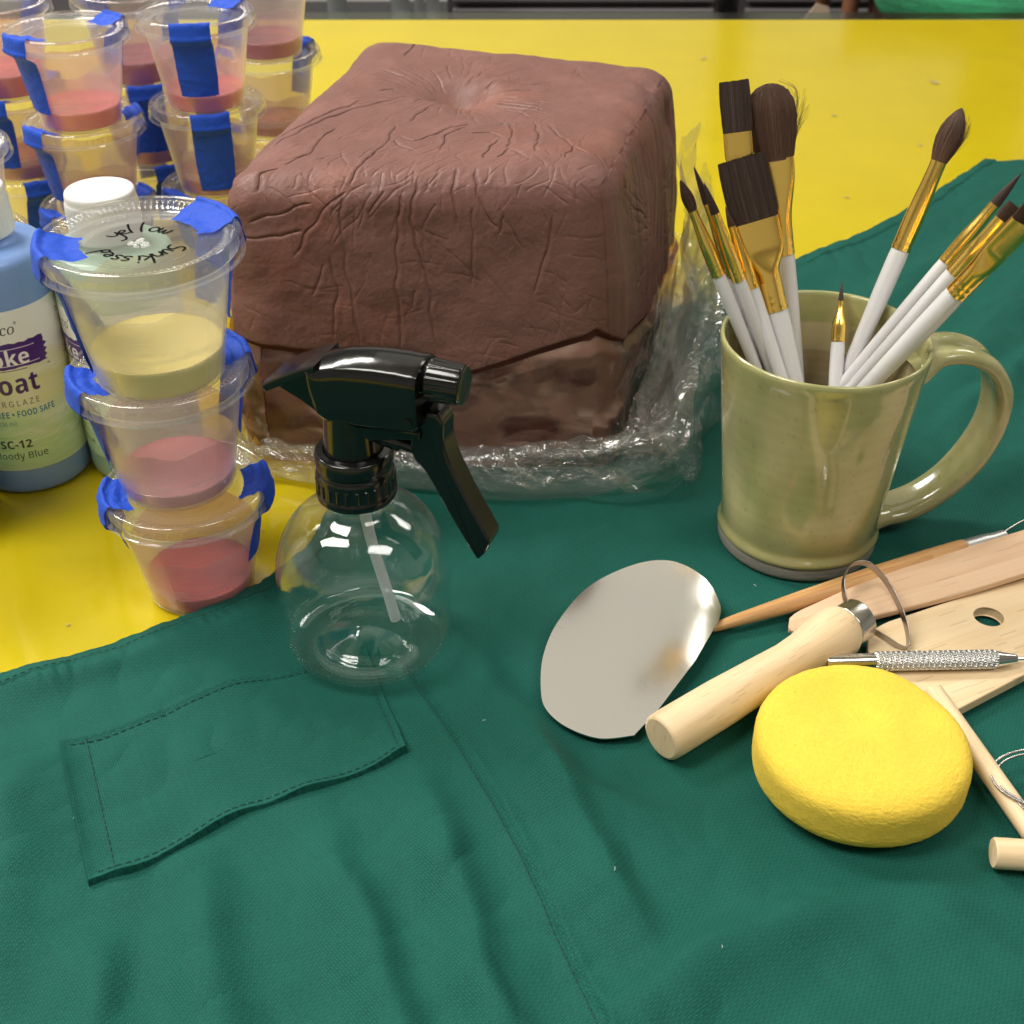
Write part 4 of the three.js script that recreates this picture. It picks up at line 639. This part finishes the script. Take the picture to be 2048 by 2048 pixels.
function paintShape(level) {
  return paintGeo[level] ??= (() => { const R = (y) => y < 0.0024 ? 0.0243 : lerp(0.0247, 0.0298, (y - 0.0024) / 0.0306); return revolve([[0, 0.0018], [0.0236, 0.0018], [0.0243, 0.0026], ...[0.3, 0.6, 0.93].map((k) => [R(level * k) - 0.0005, level * k]), [R(level) - 0.0005, level], [R(level) - 0.0013, level - 0.0003], [0.012, level - 0.0004], [0, level - 0.0004]], 80, (r, y, a) => [r, y + (y > level * 0.95 ? 0.0003 * N3(r * 90 * cos(a), r * 90 * sin(a), 3) : 0)]); })();
}
function tapeShape(phi, w, inner, down, seed, slant = 0) {
  const P = [[inner, 0.0577], [lerp(inner, 0.0313, 0.6), 0.0579], [0.0318, 0.0594], [0.0352, 0.0603], [0.0366, 0.0618], [0.0378, 0.0617], [0.039, 0.0602], [0.0394, 0.0575], [0.0396, 0.0545], [0.0402, 0.0525], [0.0398, 0.0512], [0.037, 0.0495], [0.0345, 0.047], [0.0329, 0.042]];
  for (let y = 0.035; y > down; y -= 0.006) P.push([lerp(0.0252, 0.0331, (y - 0.0024) / 0.0461) + 0.0008, y]);
  P.push([lerp(0.0252, 0.0331, (down - 0.0024) / 0.0461) + 0.0008, down]);
  const c = new THREE.CatmullRomCurve3(P.map(([r, y]) => V(r, y, 0)), false, 'centripetal');
  return grid(26, 90, (u, v) => {
    const x = (u - 0.5) * w, torn = 0.012 * N3(u * 9, seed) + 0.008 * N3(u * 31, seed + 4), vv = clamp(v < 0.5 ? v + torn * (1 - 2 * v) * 1.6 + 0.02 * (u - 0.5) * (1 - 2 * v) : v + torn * (2 * v - 1) * 1.6, 0, 1), p = c.getPointAt(vv);
    const lift = 0.00035 + 0.0006 * abs(N3(u * 3 + seed, v * 14, seed)) + 0.0013 * max(0, N3(u * 2.2, v * 4 + seed, 7)) * smooth(0.45, 0.3, v), a = phi + x / max(p.x, 0.03) + slant * smooth(0.4, 1, v);
    const rr = p.x + (v > 0.38 ? lift : lift * 0.2); return [rr * cos(a), p.y + (v < 0.4 ? lift : 0), rr * sin(a)];
  }, { flip: true, uv: (u, v) => [u * 0.4, v * 1.2] });
}
const paints = {}; const paint = (r, g, b) => paints[[r, g, b]] ??= phys({ color: lin(r, g, b), roughness: 0.18, clearcoat: 0.6, clearcoatRoughness: 0.05 });
function cup(label, [x, z], level, rgb, height, tapes, { fine = false, tilt = 0, stacked = false, group = 'portion cups of paint in stacks behind', size = 1, lift = 0 } = {}) {
  const t = thing('paint_cup', label, 'paint cup', [x, 0.0008 + level * PITCH, z], group); t.rotation.y = tilt; t.scale.setScalar(size); t.position.y += lift;
  part('cup', cupGeo, cupPlastic, t); part('lid', fine ? lidFine : lidPlain, lidPlastic, t); part('paint', paintShape(height), paint(...rgb), t); part('residue', residueShape(height), film(...rgb), t);
  tapes.forEach(([deg, down, slant = 0, w = 0.021], i) => part('tape_strip', tapeShape(deg * PI / 180 + tilt, w, stacked ? 0.0265 : 0.0215, down, (x * 97 + z * 53 + level * 7 + i * 3.3) % 50, slant), tapeMat, t));
  return t;
}
const films = {}; const film = (r, g, b) => films[[r, g, b]] ??= phys({ color: lin(lerp(r, 1, 0.6), lerp(g, 1, 0.6), lerp(b, 1, 0.62)), transmission: 0.95, thickness: 0, roughness: 0.4, ior: 1.3, transmissionMap: filmMap });
const filmMap = dataTexture(256, 256, (u, v) => 0.96 - 0.2 * smooth(0.0, 0.3, tiled(u, v, 6, 2, 5) + 0.35 - v * 0.9));
const residueGeo = {}; function residueShape(h) { return residueGeo[h] ??= grid(90, 12, (u, v) => { const a = -u * 2 * PI, top = h + 0.024 + 0.006 * N3(cos(a) * 1.6, sin(a) * 1.6, h * 90), y = lerp(h - 0.0006, top, v), r = lerp(0.0247, 0.0334, (y - 0.0024) / 0.0476) - 0.0007; return [r * cos(a), y, r * sin(a)]; }, { flip: true, seam: true }); }
const RED = [0.62, 0.1, 0.095], PINK = [0.66, 0.27, 0.25], CORAL = [0.7, 0.13, 0.11], YELLOW = [0.82, 0.68, 0.2], TAN = [0.5, 0.17, 0.085], WINE = [0.42, 0.06, 0.075];
const F = 'stack of three paint cups in front';
cup('bottom cup of the front stack, with red paint, standing on the yellow table', [-0.152, -0.5], 0, RED, 0.0105, [[163, 0.038, 0, 0.027], [-6, 0.024, 0.1, 0.027]], { fine: true, stacked: true, group: F });
cup('middle cup of the front stack, with pale pink paint', [-0.156, -0.506], 1, PINK, 0.0085, [[152, 0.014, 0.35, 0.027], [-32, 0.02, 0, 0.027]], { fine: true, stacked: true, group: F, size: 1.035 });
const topCup = cup('top cup of the front stack, with yellow paint and handwriting on its lid', [-0.154, -0.502], 2, YELLOW, 0.0145, [[160, 0.004, 0.5, 0.027], [-42, 0.02, 0, 0.028]], { fine: true, group: F, size: 1.085, lift: 0.002 });
{ // handwriting in black marker round the lid
  const ink = canvasTexture(512, 512, (c) => {
    c.clearRect(0, 0, 512, 512); c.strokeStyle = '#1c1c1e'; c.lineWidth = 8; c.lineCap = c.lineJoin = 'round';
    const G = { y: [[0, 0, 0.1, 0.5, 0.5, 0.5, 0.55, 0], [0.55, 0, 0.55, 0.9, 0.4, 1.3, 0, 1.1]], e: [[0, 0.3, 0.5, 0.3, 0.5, 0, 0.25, 0], [0.25, 0, -0.05, 0.05, -0.05, 0.6, 0.5, 0.5]], l: [[0.1, -0.6, 0.05, -0.2, 0.05, 0.3, 0.15, 0.55]], o: [[0.25, 0, -0.1, 0.05, -0.05, 0.6, 0.25, 0.55], [0.25, 0.55, 0.6, 0.5, 0.55, -0.05, 0.25, 0]], w: [[0, 0, 0.05, 0.7, 0.25, 0.7, 0.3, 0.15], [0.3, 0.15, 0.35, 0.7, 0.6, 0.7, 0.62, 0]], S: [[0.5, -0.5, -0.1, -0.6, 0, -0.05, 0.25, 0], [0.25, 0, 0.6, 0.1, 0.5, 0.65, 0, 0.5]], u: [[0, 0, 0, 0.7, 0.4, 0.7, 0.45, 0], [0.45, 0, 0.45, 0.3, 0.45, 0.4, 0.5, 0.55]], n: [[0, 0.55, 0, 0.3, 0, 0.2, 0.05, 0], [0.02, 0.2, 0.2, -0.1, 0.5, 0, 0.45, 0.55]], k: [[0.05, -0.6, 0, -0.2, 0, 0.3, 0.05, 0.55], [0.45, -0.05, 0.3, 0.1, 0.15, 0.2, 0.08, 0.25], [0.08, 0.25, 0.2, 0.3, 0.3, 0.4, 0.5, 0.55]], i: [[0.1, 0, 0.08, 0.2, 0.08, 0.4, 0.15, 0.55], [0.1, -0.3, 0.11, -0.29, 0.12, -0.28, 0.12, -0.27]], s: [[0.4, 0.02, 0, -0.08, -0.02, 0.25, 0.2, 0.27], [0.2, 0.27, 0.5, 0.35, 0.4, 0.65, 0, 0.5]], d: [[0.45, 0.2, 0.1, -0.1, -0.15, 0.6, 0.25, 0.55], [0.25, 0.55, 0.5, 0.4, 0.5, -0.3, 0.5, -0.7]] };
    const word = (s, mid, R, step, size) => [...s].forEach((ch, i) => { const a = mid + (i - (s.length - 1) / 2) * step; c.save(); c.translate(256 + R * sin(a), 256 - R * cos(a) * 1); c.rotate(a); c.scale(size, size); c.lineWidth = 12 / size; for (const q of G[ch]) { c.beginPath(); c.moveTo(q[0] - 0.25, q[1] - 0.25); c.bezierCurveTo(q[2] - 0.25, q[3] - 0.25, q[4] - 0.25, q[5] - 0.25, q[6] - 0.25, q[7] - 0.25); c.stroke(); } c.restore(); });
    word('yellow', -0.1, 172, 0.3, 92); word('Sunkissed', PI, 172, 0.29, 86);
  });
  part('lid_writing', new THREE.CircleGeometry(0.0205, 48).rotateX(-PI / 2).rotateY(0.15).translate(0, 0.0569, 0), phys({ map: ink, transparent: true, roughness: 1, specularIntensity: 0 }), topCup);
  const emboss = []; const r = rng(4); for (let i = 0; i < 26; i++) { const a = r() * 6.28, q = 0.0008 + 0.0032 * r(); emboss.push(new THREE.TorusGeometry(0.0005 + 0.0005 * r(), 0.00016, 6, 12).rotateX(PI / 2).translate(cos(a) * q, 0.0569, sin(a) * q)); }
  part('lid_emboss', mergeGeometries(emboss), phys({ color: lin(0.95, 0.95, 0.95), transmission: 0.6, thickness: 0, roughness: 0.12 }), topCup);
}
const SA = [-0.2805, -0.84], SB = [-0.2065, -0.877], SC = [-0.183, -0.995], SD = [-0.265, -0.936], SE = [-0.349, -0.905], SF = [-0.353, -0.79];
cup('top cup of the stack nearest the left corner, with red paint and blue tape', SA, 2, CORAL, 0.0135, [[128, 0.013, 0.1, 0.024], [-48, 0.03]]);
cup('middle cup of the stack nearest the left corner, right behind the white bottle cap', SA, 1, TAN, 0.0125, [[130, 0.012, 0.12], [-25, 0.03]], { stacked: true });
cup('lowest cup of the left corner stack, hidden behind the white cap', SA, 0, PINK, 0.012, [[140, 0.02], [-40, 0.02]], { stacked: true });
cup('top cup with red paint and wide blue tape facing forward, left of the clay block', SB, 2, CORAL, 0.0125, [[84, 0.0135, 0, 0.026], [-60, 0.03]]);
cup('middle cup with forward facing blue tape, touching the corner of the clay block', SB, 1, TAN, 0.0125, [[76, 0.017, 0, 0.026], [-100, 0.03]], { stacked: true });
cup('lowest cup of the stack beside the clay block, taped in blue', SB, 0, TAN, 0.012, [[140, 0.02], [20, 0.02]], { stacked: true });
cup('top cup with dark red paint in the farthest stack, cut off by the photo edge', SC, 2, WINE, 0.0135, [[200, 0.03], [-90, 0.03]]);
cup('clear cup second from top in the farthest stack, above the clay block edge', SC, 1, TAN, 0.009, [[168, 0.02, 0.1], [-50, 0.02]], { stacked: true });
cup('lowest cup of the farthest stack, hidden behind the clay block', SC, 0, PINK, 0.012, [[168, 0.02], [-50, 0.02]], { stacked: true });
cup('top cup with wine red paint wedged behind the two left stacks', SD, 2, WINE, 0.0165, [[-150, 0.03], [20, 0.03]]);
cup('second cup of the wedged stack, with blue tape facing forward between the stacks', SD, 1, TAN, 0.012, [[72, 0.012, 0, 0.024], [-110, 0.03]], { stacked: true });
cup('lowest cup of the wedged stack between the two left stacks', SD, 0, YELLOW, 0.012, [[60, 0.02], [-110, 0.03]], { stacked: true });
cup('top cup with red paint behind the left corner stack, partly out of frame', SE, 2, CORAL, 0.0165, [[100, 0.012, 0.1], [-60, 0.03]]);
cup('second cup with blue tape behind the left corner stack', SE, 1, TAN, 0.012, [[95, 0.012, 0.1, 0.026], [-60, 0.03]], { stacked: true });
cup('lowest cup behind the left corner stack', SE, 0, YELLOW, 0.011, [[60, 0.014, 0.1], [-80, 0.03]], { stacked: true });
cup('cup at the very left edge above the blue bottle, mostly out of frame', SF, 1, TAN, 0.012, [[170, 0.02], [-80, 0.03]]);
cup('lower cup at the very left edge behind the blue bottle', SF, 0, PINK, 0.012, [[60, 0.02], [-80, 0.03]], { stacked: true });
// ---------------------------------------------------------------- pottery tools
const paleWood = (seed, rings) => std({ color: lin(0.95, 0.93, 0.9), roughness: 0.5, map: woodMap(seed, [0.95, 0.87, 0.74], [0.87, 0.75, 0.58], rings), bumpMap: fineBump, bumpScale: 0.00012 });
const steel = std({ color: lin(0.62, 0.6, 0.57), metalness: 1, roughness: 0.24 });
const scratchBump = canvasTexture(1024, 1024, (c) => { c.fillStyle = '#808080'; c.fillRect(0, 0, 1024, 1024); const r = rng(12); for (let i = 0; i < 500; i++) { const x = r() * 1024, y = r() * 1024, a = 2.2 + (r() - 0.5) * 0.5, l = 6 + r() * r() * 120; c.strokeStyle = r() < 0.5 ? `rgba(255,255,255,${0.15 + 0.4 * r()})` : `rgba(0,0,0,${0.15 + 0.3 * r()})`; c.lineWidth = 0.6 + 1.2 * r(); c.beginPath(); c.moveTo(x, y); c.lineTo(x + cos(a) * l, y + sin(a) * l); c.stroke(); } }, false);
function ground(pts, close = true) { const s = new THREE.SplineCurve(pts.map(([x, z]) => new THREE.Vector2(x, -z))); return s.getPoints(pts.length * 10); }
function plate(pts2, thick, bevel, hole) {                       // outline on the table plane, standing up by its thickness
  const s = new THREE.Shape(pts2); if (hole) { const h = new THREE.Path(); h.absarc(hole[0], -hole[1], hole[2], 0, 2 * PI, true); s.holes.push(h); }
  const g = new THREE.ExtrudeGeometry(s, { depth: thick - 2 * bevel, bevelEnabled: true, bevelThickness: bevel, bevelSize: bevel, bevelOffset: -bevel, bevelSegments: 4, curveSegments: 40 }); g.rotateX(-PI / 2); g.translate(0, bevel, 0); return g;
}
const Y0 = 0.0035;                                             // top of the calm cloth
{ // steel kidney
  const t = thing('metal_rib', 'thin shiny steel kidney shaped scraper lying on the green cloth', 'scraper', [0.056, Y0, -0.455]);
  const curve = [[0.0516, -0.3944], [0.0368, -0.3925], [0.0236, -0.3997], [0.0155, -0.411], [0.0136, -0.4244], [0.0156, -0.4491], [0.0237, -0.4755], [0.0403, -0.504], [0.0625, -0.5204], [0.0814, -0.5221], [0.0958, -0.5082], [0.1002, -0.4885], [0.0982, -0.4765]];
  const pts = [...ground(curve), new THREE.Vector2(0.0834, 0.4454), new THREE.Vector2(0.0633, 0.411)].map((p) => new THREE.Vector2(p.x - 0.056, p.y - 0.455)).map(({ x, y }) => new THREE.Vector2(x - (0.067 + y) * 0.026, 0.85 * y - 0.0121));
  const n = pts.length, bend = (x, z) => { const s = max(0, x * 0.35 - z * 0.94 - 0.024); return 2.7 * s * s + 0.0066 - 0.066 * z; };
  const face = (dy, flip) => grid(n, 40, (u, v) => { const p = pts[Math.round(u * n) % n], k = v, x = p.x * k + 0.002 * (1 - k), z = -p.y * k; return [x, bend(x, z) + dy, z]; }, { flip, seam: true, uv: (u, v, p) => [p[0] * 8 + 0.5, p[2] * 8 + 0.5] });
  const rim = grid(n, 1, (u, v) => { const p = pts[Math.round(u * n) % n]; return [p.x, bend(p.x, -p.y) + 0.0006 * v, -p.y]; });
  const g = mergeGeometries([face(0.0006, false), face(0, true), rim]);
  part('blade', g, std({ color: lin(0.7, 0.68, 0.65), metalness: 1, roughness: 0.14, bumpMap: scratchBump, bumpScale: 0.00007 }), t);
}
{ // thick handled loop tool
  const t = thing('loop_tool', 'thick pale wooden handled trimming tool with a bent steel loop', 'pottery tool', [0, 0, 0]);
  const E0 = V(0.0612, 0.0137, -0.3822), E1 = V(0.1512, 0.0165, -0.4495), wood = paleWood(2, 3);
  part('handle', bar(E0, E1, [[0, 0.0088], [0.004, 0.0098], [0.012, 0.0103], [0.05, 0.0105], [0.3, 0.0104], [0.55, 0.0094], [0.66, 0.0089], [0.75, 0.0095], [0.84, 0.0114], [0.91, 0.0125], [0.965, 0.0122], [0.99, 0.0108], [1, 0.0098]], 40, { length: 0.12 }), wood, t);
  const d = E1.clone().sub(E0).normalize(), S = E1.clone(), F1 = E1.clone().addScaledVector(d, 0.0095);
  part('ferrule', bar(S, F1, [[0, 0.0094], [0.04, 0.0101], [0.92, 0.0101], [1, 0.0096]], 40), steel, t);
  const Q = [V(0.1535, 0.0205, -0.4582), V(0.1528, 0.0232, -0.4655), V(0.1545, 0.0262, -0.4745), V(0.1592, 0.0285, -0.4805), V(0.166, 0.0285, -0.481), V(0.1725, 0.0255, -0.4745), V(0.1772, 0.0205, -0.4635), V(0.1798, 0.0145, -0.4525), V(0.1795, 0.0105, -0.4445), V(0.1783, 0.0098, -0.4425), V(0.1755, 0.0103, -0.4428), V(0.169, 0.0125, -0.4468), V(0.1605, 0.0152, -0.4525)];
  const nrm = Q[4].clone().sub(Q[0]).cross(Q[8].clone().sub(Q[0])).normalize();
  part('loop', band(Q, 0.0044, 0.0006, () => nrm, 120), std({ color: lin(0.36, 0.33, 0.3), metalness: 1, roughness: 0.28 }), t);
}
{ // slim tool with a wire end
  const t = thing('ribbon_tool', 'slim tapered wooden tool with a grey ferrule, lying against the mug foot', 'pottery tool', [0, 0, 0]);
  const A = V(0.0925, 0.0062, -0.4608), B = V(0.2235, 0.0128, -0.5125), d = B.clone().sub(A).normalize(), at = (k) => B.clone().addScaledVector(d, k);
  part('handle', bar(A, B, [[0, 0.0016], [0.008, 0.0022], [0.1, 0.003], [0.35, 0.0046], [0.65, 0.0057], [0.85, 0.0058], [0.985, 0.0055], [1, 0.0053]], 32, { length: 0.12 }), std({ color: lin(0.9, 0.85, 0.78), roughness: 0.45, map: woodMap(8, [0.9, 0.74, 0.53], [0.72, 0.52, 0.32], 6) }), t);
  part('ferrule', bar(at(0), at(0.024), [[0, 0.0049], [0.05, 0.0051], [0.5, 0.0048], [0.7, 0.0042], [1, 0.004]], 28), std({ color: lin(0.55, 0.55, 0.55), metalness: 1, roughness: 0.38 }), t);
  const s = V(0, 1, 0).cross(d).normalize();
  part('wire', tube([at(0.022).addScaledVector(s, -0.0022), at(0.04).addScaledVector(s, -0.008), at(0.058).addScaledVector(s, -0.008), at(0.066), at(0.058).addScaledVector(s, 0.008), at(0.04).addScaledVector(s, 0.007), at(0.022).addScaledVector(s, 0.0022)], 0.0006, 60, 8), steel, t);
}
const RIBT = 0.0052;
{ // wooden rib with a hole
  const t = thing('wooden_rib', 'flat pale wooden rib with a round hole near its middle', 'pottery tool', [0.22, Y0, -0.46]);
  const out = [...ground([[0.19, -0.404], [0.181, -0.4055], [0.172, -0.413], [0.165, -0.425], [0.1612, -0.438], [0.162, -0.4478], [0.1665, -0.4568], [0.175, -0.463]]), ...ground([[0.2494, -0.497], [0.285, -0.515], [0.309, -0.521], [0.324, -0.514], [0.327, -0.499], [0.318, -0.483], [0.295, -0.468], [0.2274, -0.427]])].map((p) => new THREE.Vector2(p.x - 0.22, p.y - 0.46));
  const g = plate(out, RIBT, 0.0007, [0.0027, -0.0062, 0.0076]), p = g.attributes.position, uv = g.attributes.uv; for (let i = 0; i < p.count; i++) uv.setXY(i, (p.getX(i) * 0.42 + p.getZ(i) * 0.9) * 9, (p.getX(i) * 0.9 - p.getZ(i) * 0.42) * 4);
  part('rib_plate', g, paleWood(5, 4), t);
}
{ // wooden knife
  const t = thing('wooden_knife', 'flat wooden knife with one sloping edge, lying against the rib with the hole', 'pottery tool', [0, 0, 0]);
  const A = V(0.1285, Y0 + 0.0012, -0.4598), B = V(0.335, Y0 + 0.012, -0.5395), d = B.clone().sub(A).normalize(), s = V(0, 1, 0).cross(d).normalize(), up = d.clone().cross(s), L = A.distanceTo(B), rings = [];   // s points to the far side
  for (let i = 0; i <= 60; i++) {
    const k = i / 60, w = 0.0122 * pow(clamp(1 - pow(max(0, 1 - k / 0.06), 2)), 0.5) * lerp(0.62, 1, smooth(0, 0.45, k)) + 0.0004, h = lerp(0.003, 0.0072, smooth(0, 0.2, k)), p = A.clone().addScaledVector(d, k * L), P = [];
    for (const [a, b] of [[-1, 0.1], [-0.97, 0], [-0.3, 0], [0.4, 0], [0.93, 0], [1, 0.1], [1, 0.45], [0.96, 0.55], [0.4, 0.8], [-0.22, 0.985], [-0.28, 1], [-0.6, 1], [-0.94, 1], [-1, 0.9]]) P.push(p.clone().addScaledVector(s, -a * w).addScaledVector(up, b * h));
    rings.push(P);
  }
  const g = loft(rings), p = g.attributes.position, uv = g.attributes.uv; for (let i = 0; i < p.count; i++) { const q = V(p.getX(i), p.getY(i), p.getZ(i)).sub(A); uv.setXY(i, (q.dot(s) + 0.6 * q.dot(up)) * 16, q.dot(d) * 4); }
  part('blade', g, std({ color: lin(0.92, 0.88, 0.84), roughness: 0.55, map: woodMap(13, [0.94, 0.83, 0.71], [0.83, 0.68, 0.55], 3) }), t);
}
{ // needle tool with a knurled grip
  const t = thing('needle_tool', 'silver metal needle tool with a knurled grip, resting on the wooden rib', 'pottery tool', [0, 0, 0]);
  const y = Y0 + RIBT + 0.0044, A = V(0.1385, y + 0.0012, -0.4285), B = V(0.2148, y, -0.4318), d = B.clone().sub(A).normalize(), L = A.distanceTo(B), at = (k) => A.clone().addScaledVector(d, k);
  const chrome = std({ color: lin(0.74, 0.74, 0.74), metalness: 1, roughness: 0.18 });
  part('shaft', bar(at(0), at(0.0215), [[0, 0.003], [0.03, 0.0036], [1, 0.0036]], 28), chrome, t);
  const a = V(0, 1, 0).cross(d).normalize(), b = d.clone().cross(a);
  const NK = 22, kn = grid(NK * 8, 330, (u, v) => { const th = u * 2 * PI, s = v * (L - 0.0215), q = s / 0.00235; const k1 = abs(((u * NK + q / 2) % 1 + 1) % 1 - 0.5) * 2, k2 = abs(((u * NK - q / 2) % 1 + 1) % 1 - 0.5) * 2, r = (0.0037 + 0.00062 * min(1, 1.5 * min(k1, k2))) * (0.9 + 0.1 * smooth(0, 0.02, v) * smooth(1, 0.98, v)); return at(0.0215 + s).addScaledVector(a, r * cos(th)).addScaledVector(b, r * sin(th)).toArray(); }, { seam: true });
  part('knurled_grip', kn, std({ color: lin(0.8, 0.8, 0.8), metalness: 1, roughness: 0.2 }), t);
  part('nose', bar(at(L), at(L + 0.0092), [[0, 0.0038], [0.04, 0.0037], [0.9, 0.0022], [1, 0.0018]], 28), chrome, t);
  part('needle', bar(at(L + 0.009), at(L + 0.045), [[0, 0.0009], [0.8, 0.0008], [1, 0.0001]], 12), chrome, t);
}
{ // round sponge
  const t = thing('sponge', 'thick round yellow sponge on the green cloth', 'sponge', [0.1405, Y0 - 0.0005, -0.371]);
  const H = 0.0275, g = grid(260, 190, (u, v) => {
    const th = -u * 2 * PI, b = (v - 0.5) * PI, c = cos(b), s = sin(b), k = 0.38, cr = pow(max(0, c), k), sr = Math.sign(s) * pow(abs(s), 0.47);
    const R = 0.0432 * (1 + 0.02 * N3(cos(th) * 1.2, sin(th) * 1.2, 3)); let x = R * 1.0 * cr * cos(th), z = R * 0.98 * cr * sin(th), y = H / 2 + H / 2 * sr;
    if (s > 0) y += -0.0042 * exp(-pow(hypot((x + 0.004) / 0.019, (z + 0.018) / 0.016), 2)) - 0.0022 * exp(-pow(hypot((x - 0.026) / 0.012, (z + 0.01) / 0.02), 2)) + 0.0012 * exp(-pow((x - 0.012) / 0.006, 2)) * smooth(0.03, 0.0, hypot(x, z)) + 0.0022 * smooth(-0.02, -0.04, z);
    const pore = max(0, N3(x * 420, y * 420, z * 420) - 0.5) * 0.0006, n = -pore + 0.0002 * N3(x * 900, y * 900, z * 900) + 0.00014 * fbm(x * 260, y * 260, z * 260, 2) + 0.00012 * fbm(x * 60, y * 60, z * 60, 2);
    return [x + n * c * cos(th), max(0, y + n * s), z + n * c * sin(th)];
  }, { seam: true, color: (u, v, p) => { const k = 0.96 + 0.1 * fbm(p[0] * 60, p[1] * 60, p[2] * 60, 3) + 0.1 * N3(p[0] * 1100, p[1] * 1100, p[2] * 1100); return [0.86 * k, 0.61 * k, 0.065 * k]; }, uv: (u, v, p) => [(p[0] + p[1] * 0.6) * 22, (p[2] - p[1] * 0.8) * 22] });
  part('foam_body', g, std({ vertexColors: true, roughness: 0.95, bumpMap: dataTexture(512, 512, (u, v) => { const n = tiled(u, v, 120, 3, 2); return 0.6 + 0.5 * n - (grainTex(u * 0.7, v * 0.7) > 0.93 ? 0.35 : 0); }), bumpScale: 0.00022 }), t);
}
{ // cutting wire with two wooden toggles
  const t = thing('wire_cutter', 'clay cutting wire coiled between two pale wooden dowels, at the right edge', 'wire cutter', [0, 0, 0]);
  const w1 = paleWood(17, 3);
  part('toggle', bar(V(0.1815, 0.0122, -0.4125), V(0.2012, 0.0086, -0.3355), [[0, 0.0038], [0.012, 0.0044], [0.985, 0.0044], [1, 0.0038]], 30, { length: 0.1 }), w1, t);
  part('toggle', bar(V(0.1822, 0.0098, -0.3262), V(0.27, 0.0098, -0.3185), [[0, 0.0054], [0.01, 0.0059], [0.99, 0.0059], [1, 0.0054]], 30, { length: 0.09 }), paleWood(23, 3), t);
  const P = []; for (let i = 0; i <= 70; i++) { const k = i / 70, a = 2.0 + k * 2 * PI * 2.6, r = 0.0205 + 0.0016 * sin(k * 9) + 0.0012 * N3(k * 6, 2); P.push(V(0.2135 + r * cos(a) * 1.02, 0.0135 + 0.0022 * sin(a + 0.5) + 0.0012 * k, -0.3595 + r * sin(a) * 0.82)); }
  P.push(V(0.24, 0.013, -0.345), V(0.238, 0.0162, -0.3215)); P.unshift(V(0.1965, 0.0135, -0.3515), V(0.2, 0.0142, -0.343));
  const c = new THREE.CatmullRomCurve3(P), strand = (ph) => { const Q = []; for (let i = 0; i <= 900; i++) { const k = i / 900, p = c.getPointAt(k), tg = c.getTangentAt(k), a = V(0, 1, 0).cross(tg).normalize(), b = tg.clone().cross(a), w = k * c.getLength() / 0.0018 * 2 * PI + ph; Q.push(p.addScaledVector(a, 0.00028 * cos(w)).addScaledVector(b, 0.00028 * sin(w))); } return new THREE.TubeGeometry(new THREE.CatmullRomCurve3(Q), 1400, 0.0003, 5); };
  part('wire', mergeGeometries([strand(0), strand(PI)]), std({ color: lin(0.6, 0.57, 0.55), metalness: 1, roughness: 0.25 }), t);
}
renderer.render(scene, camera);
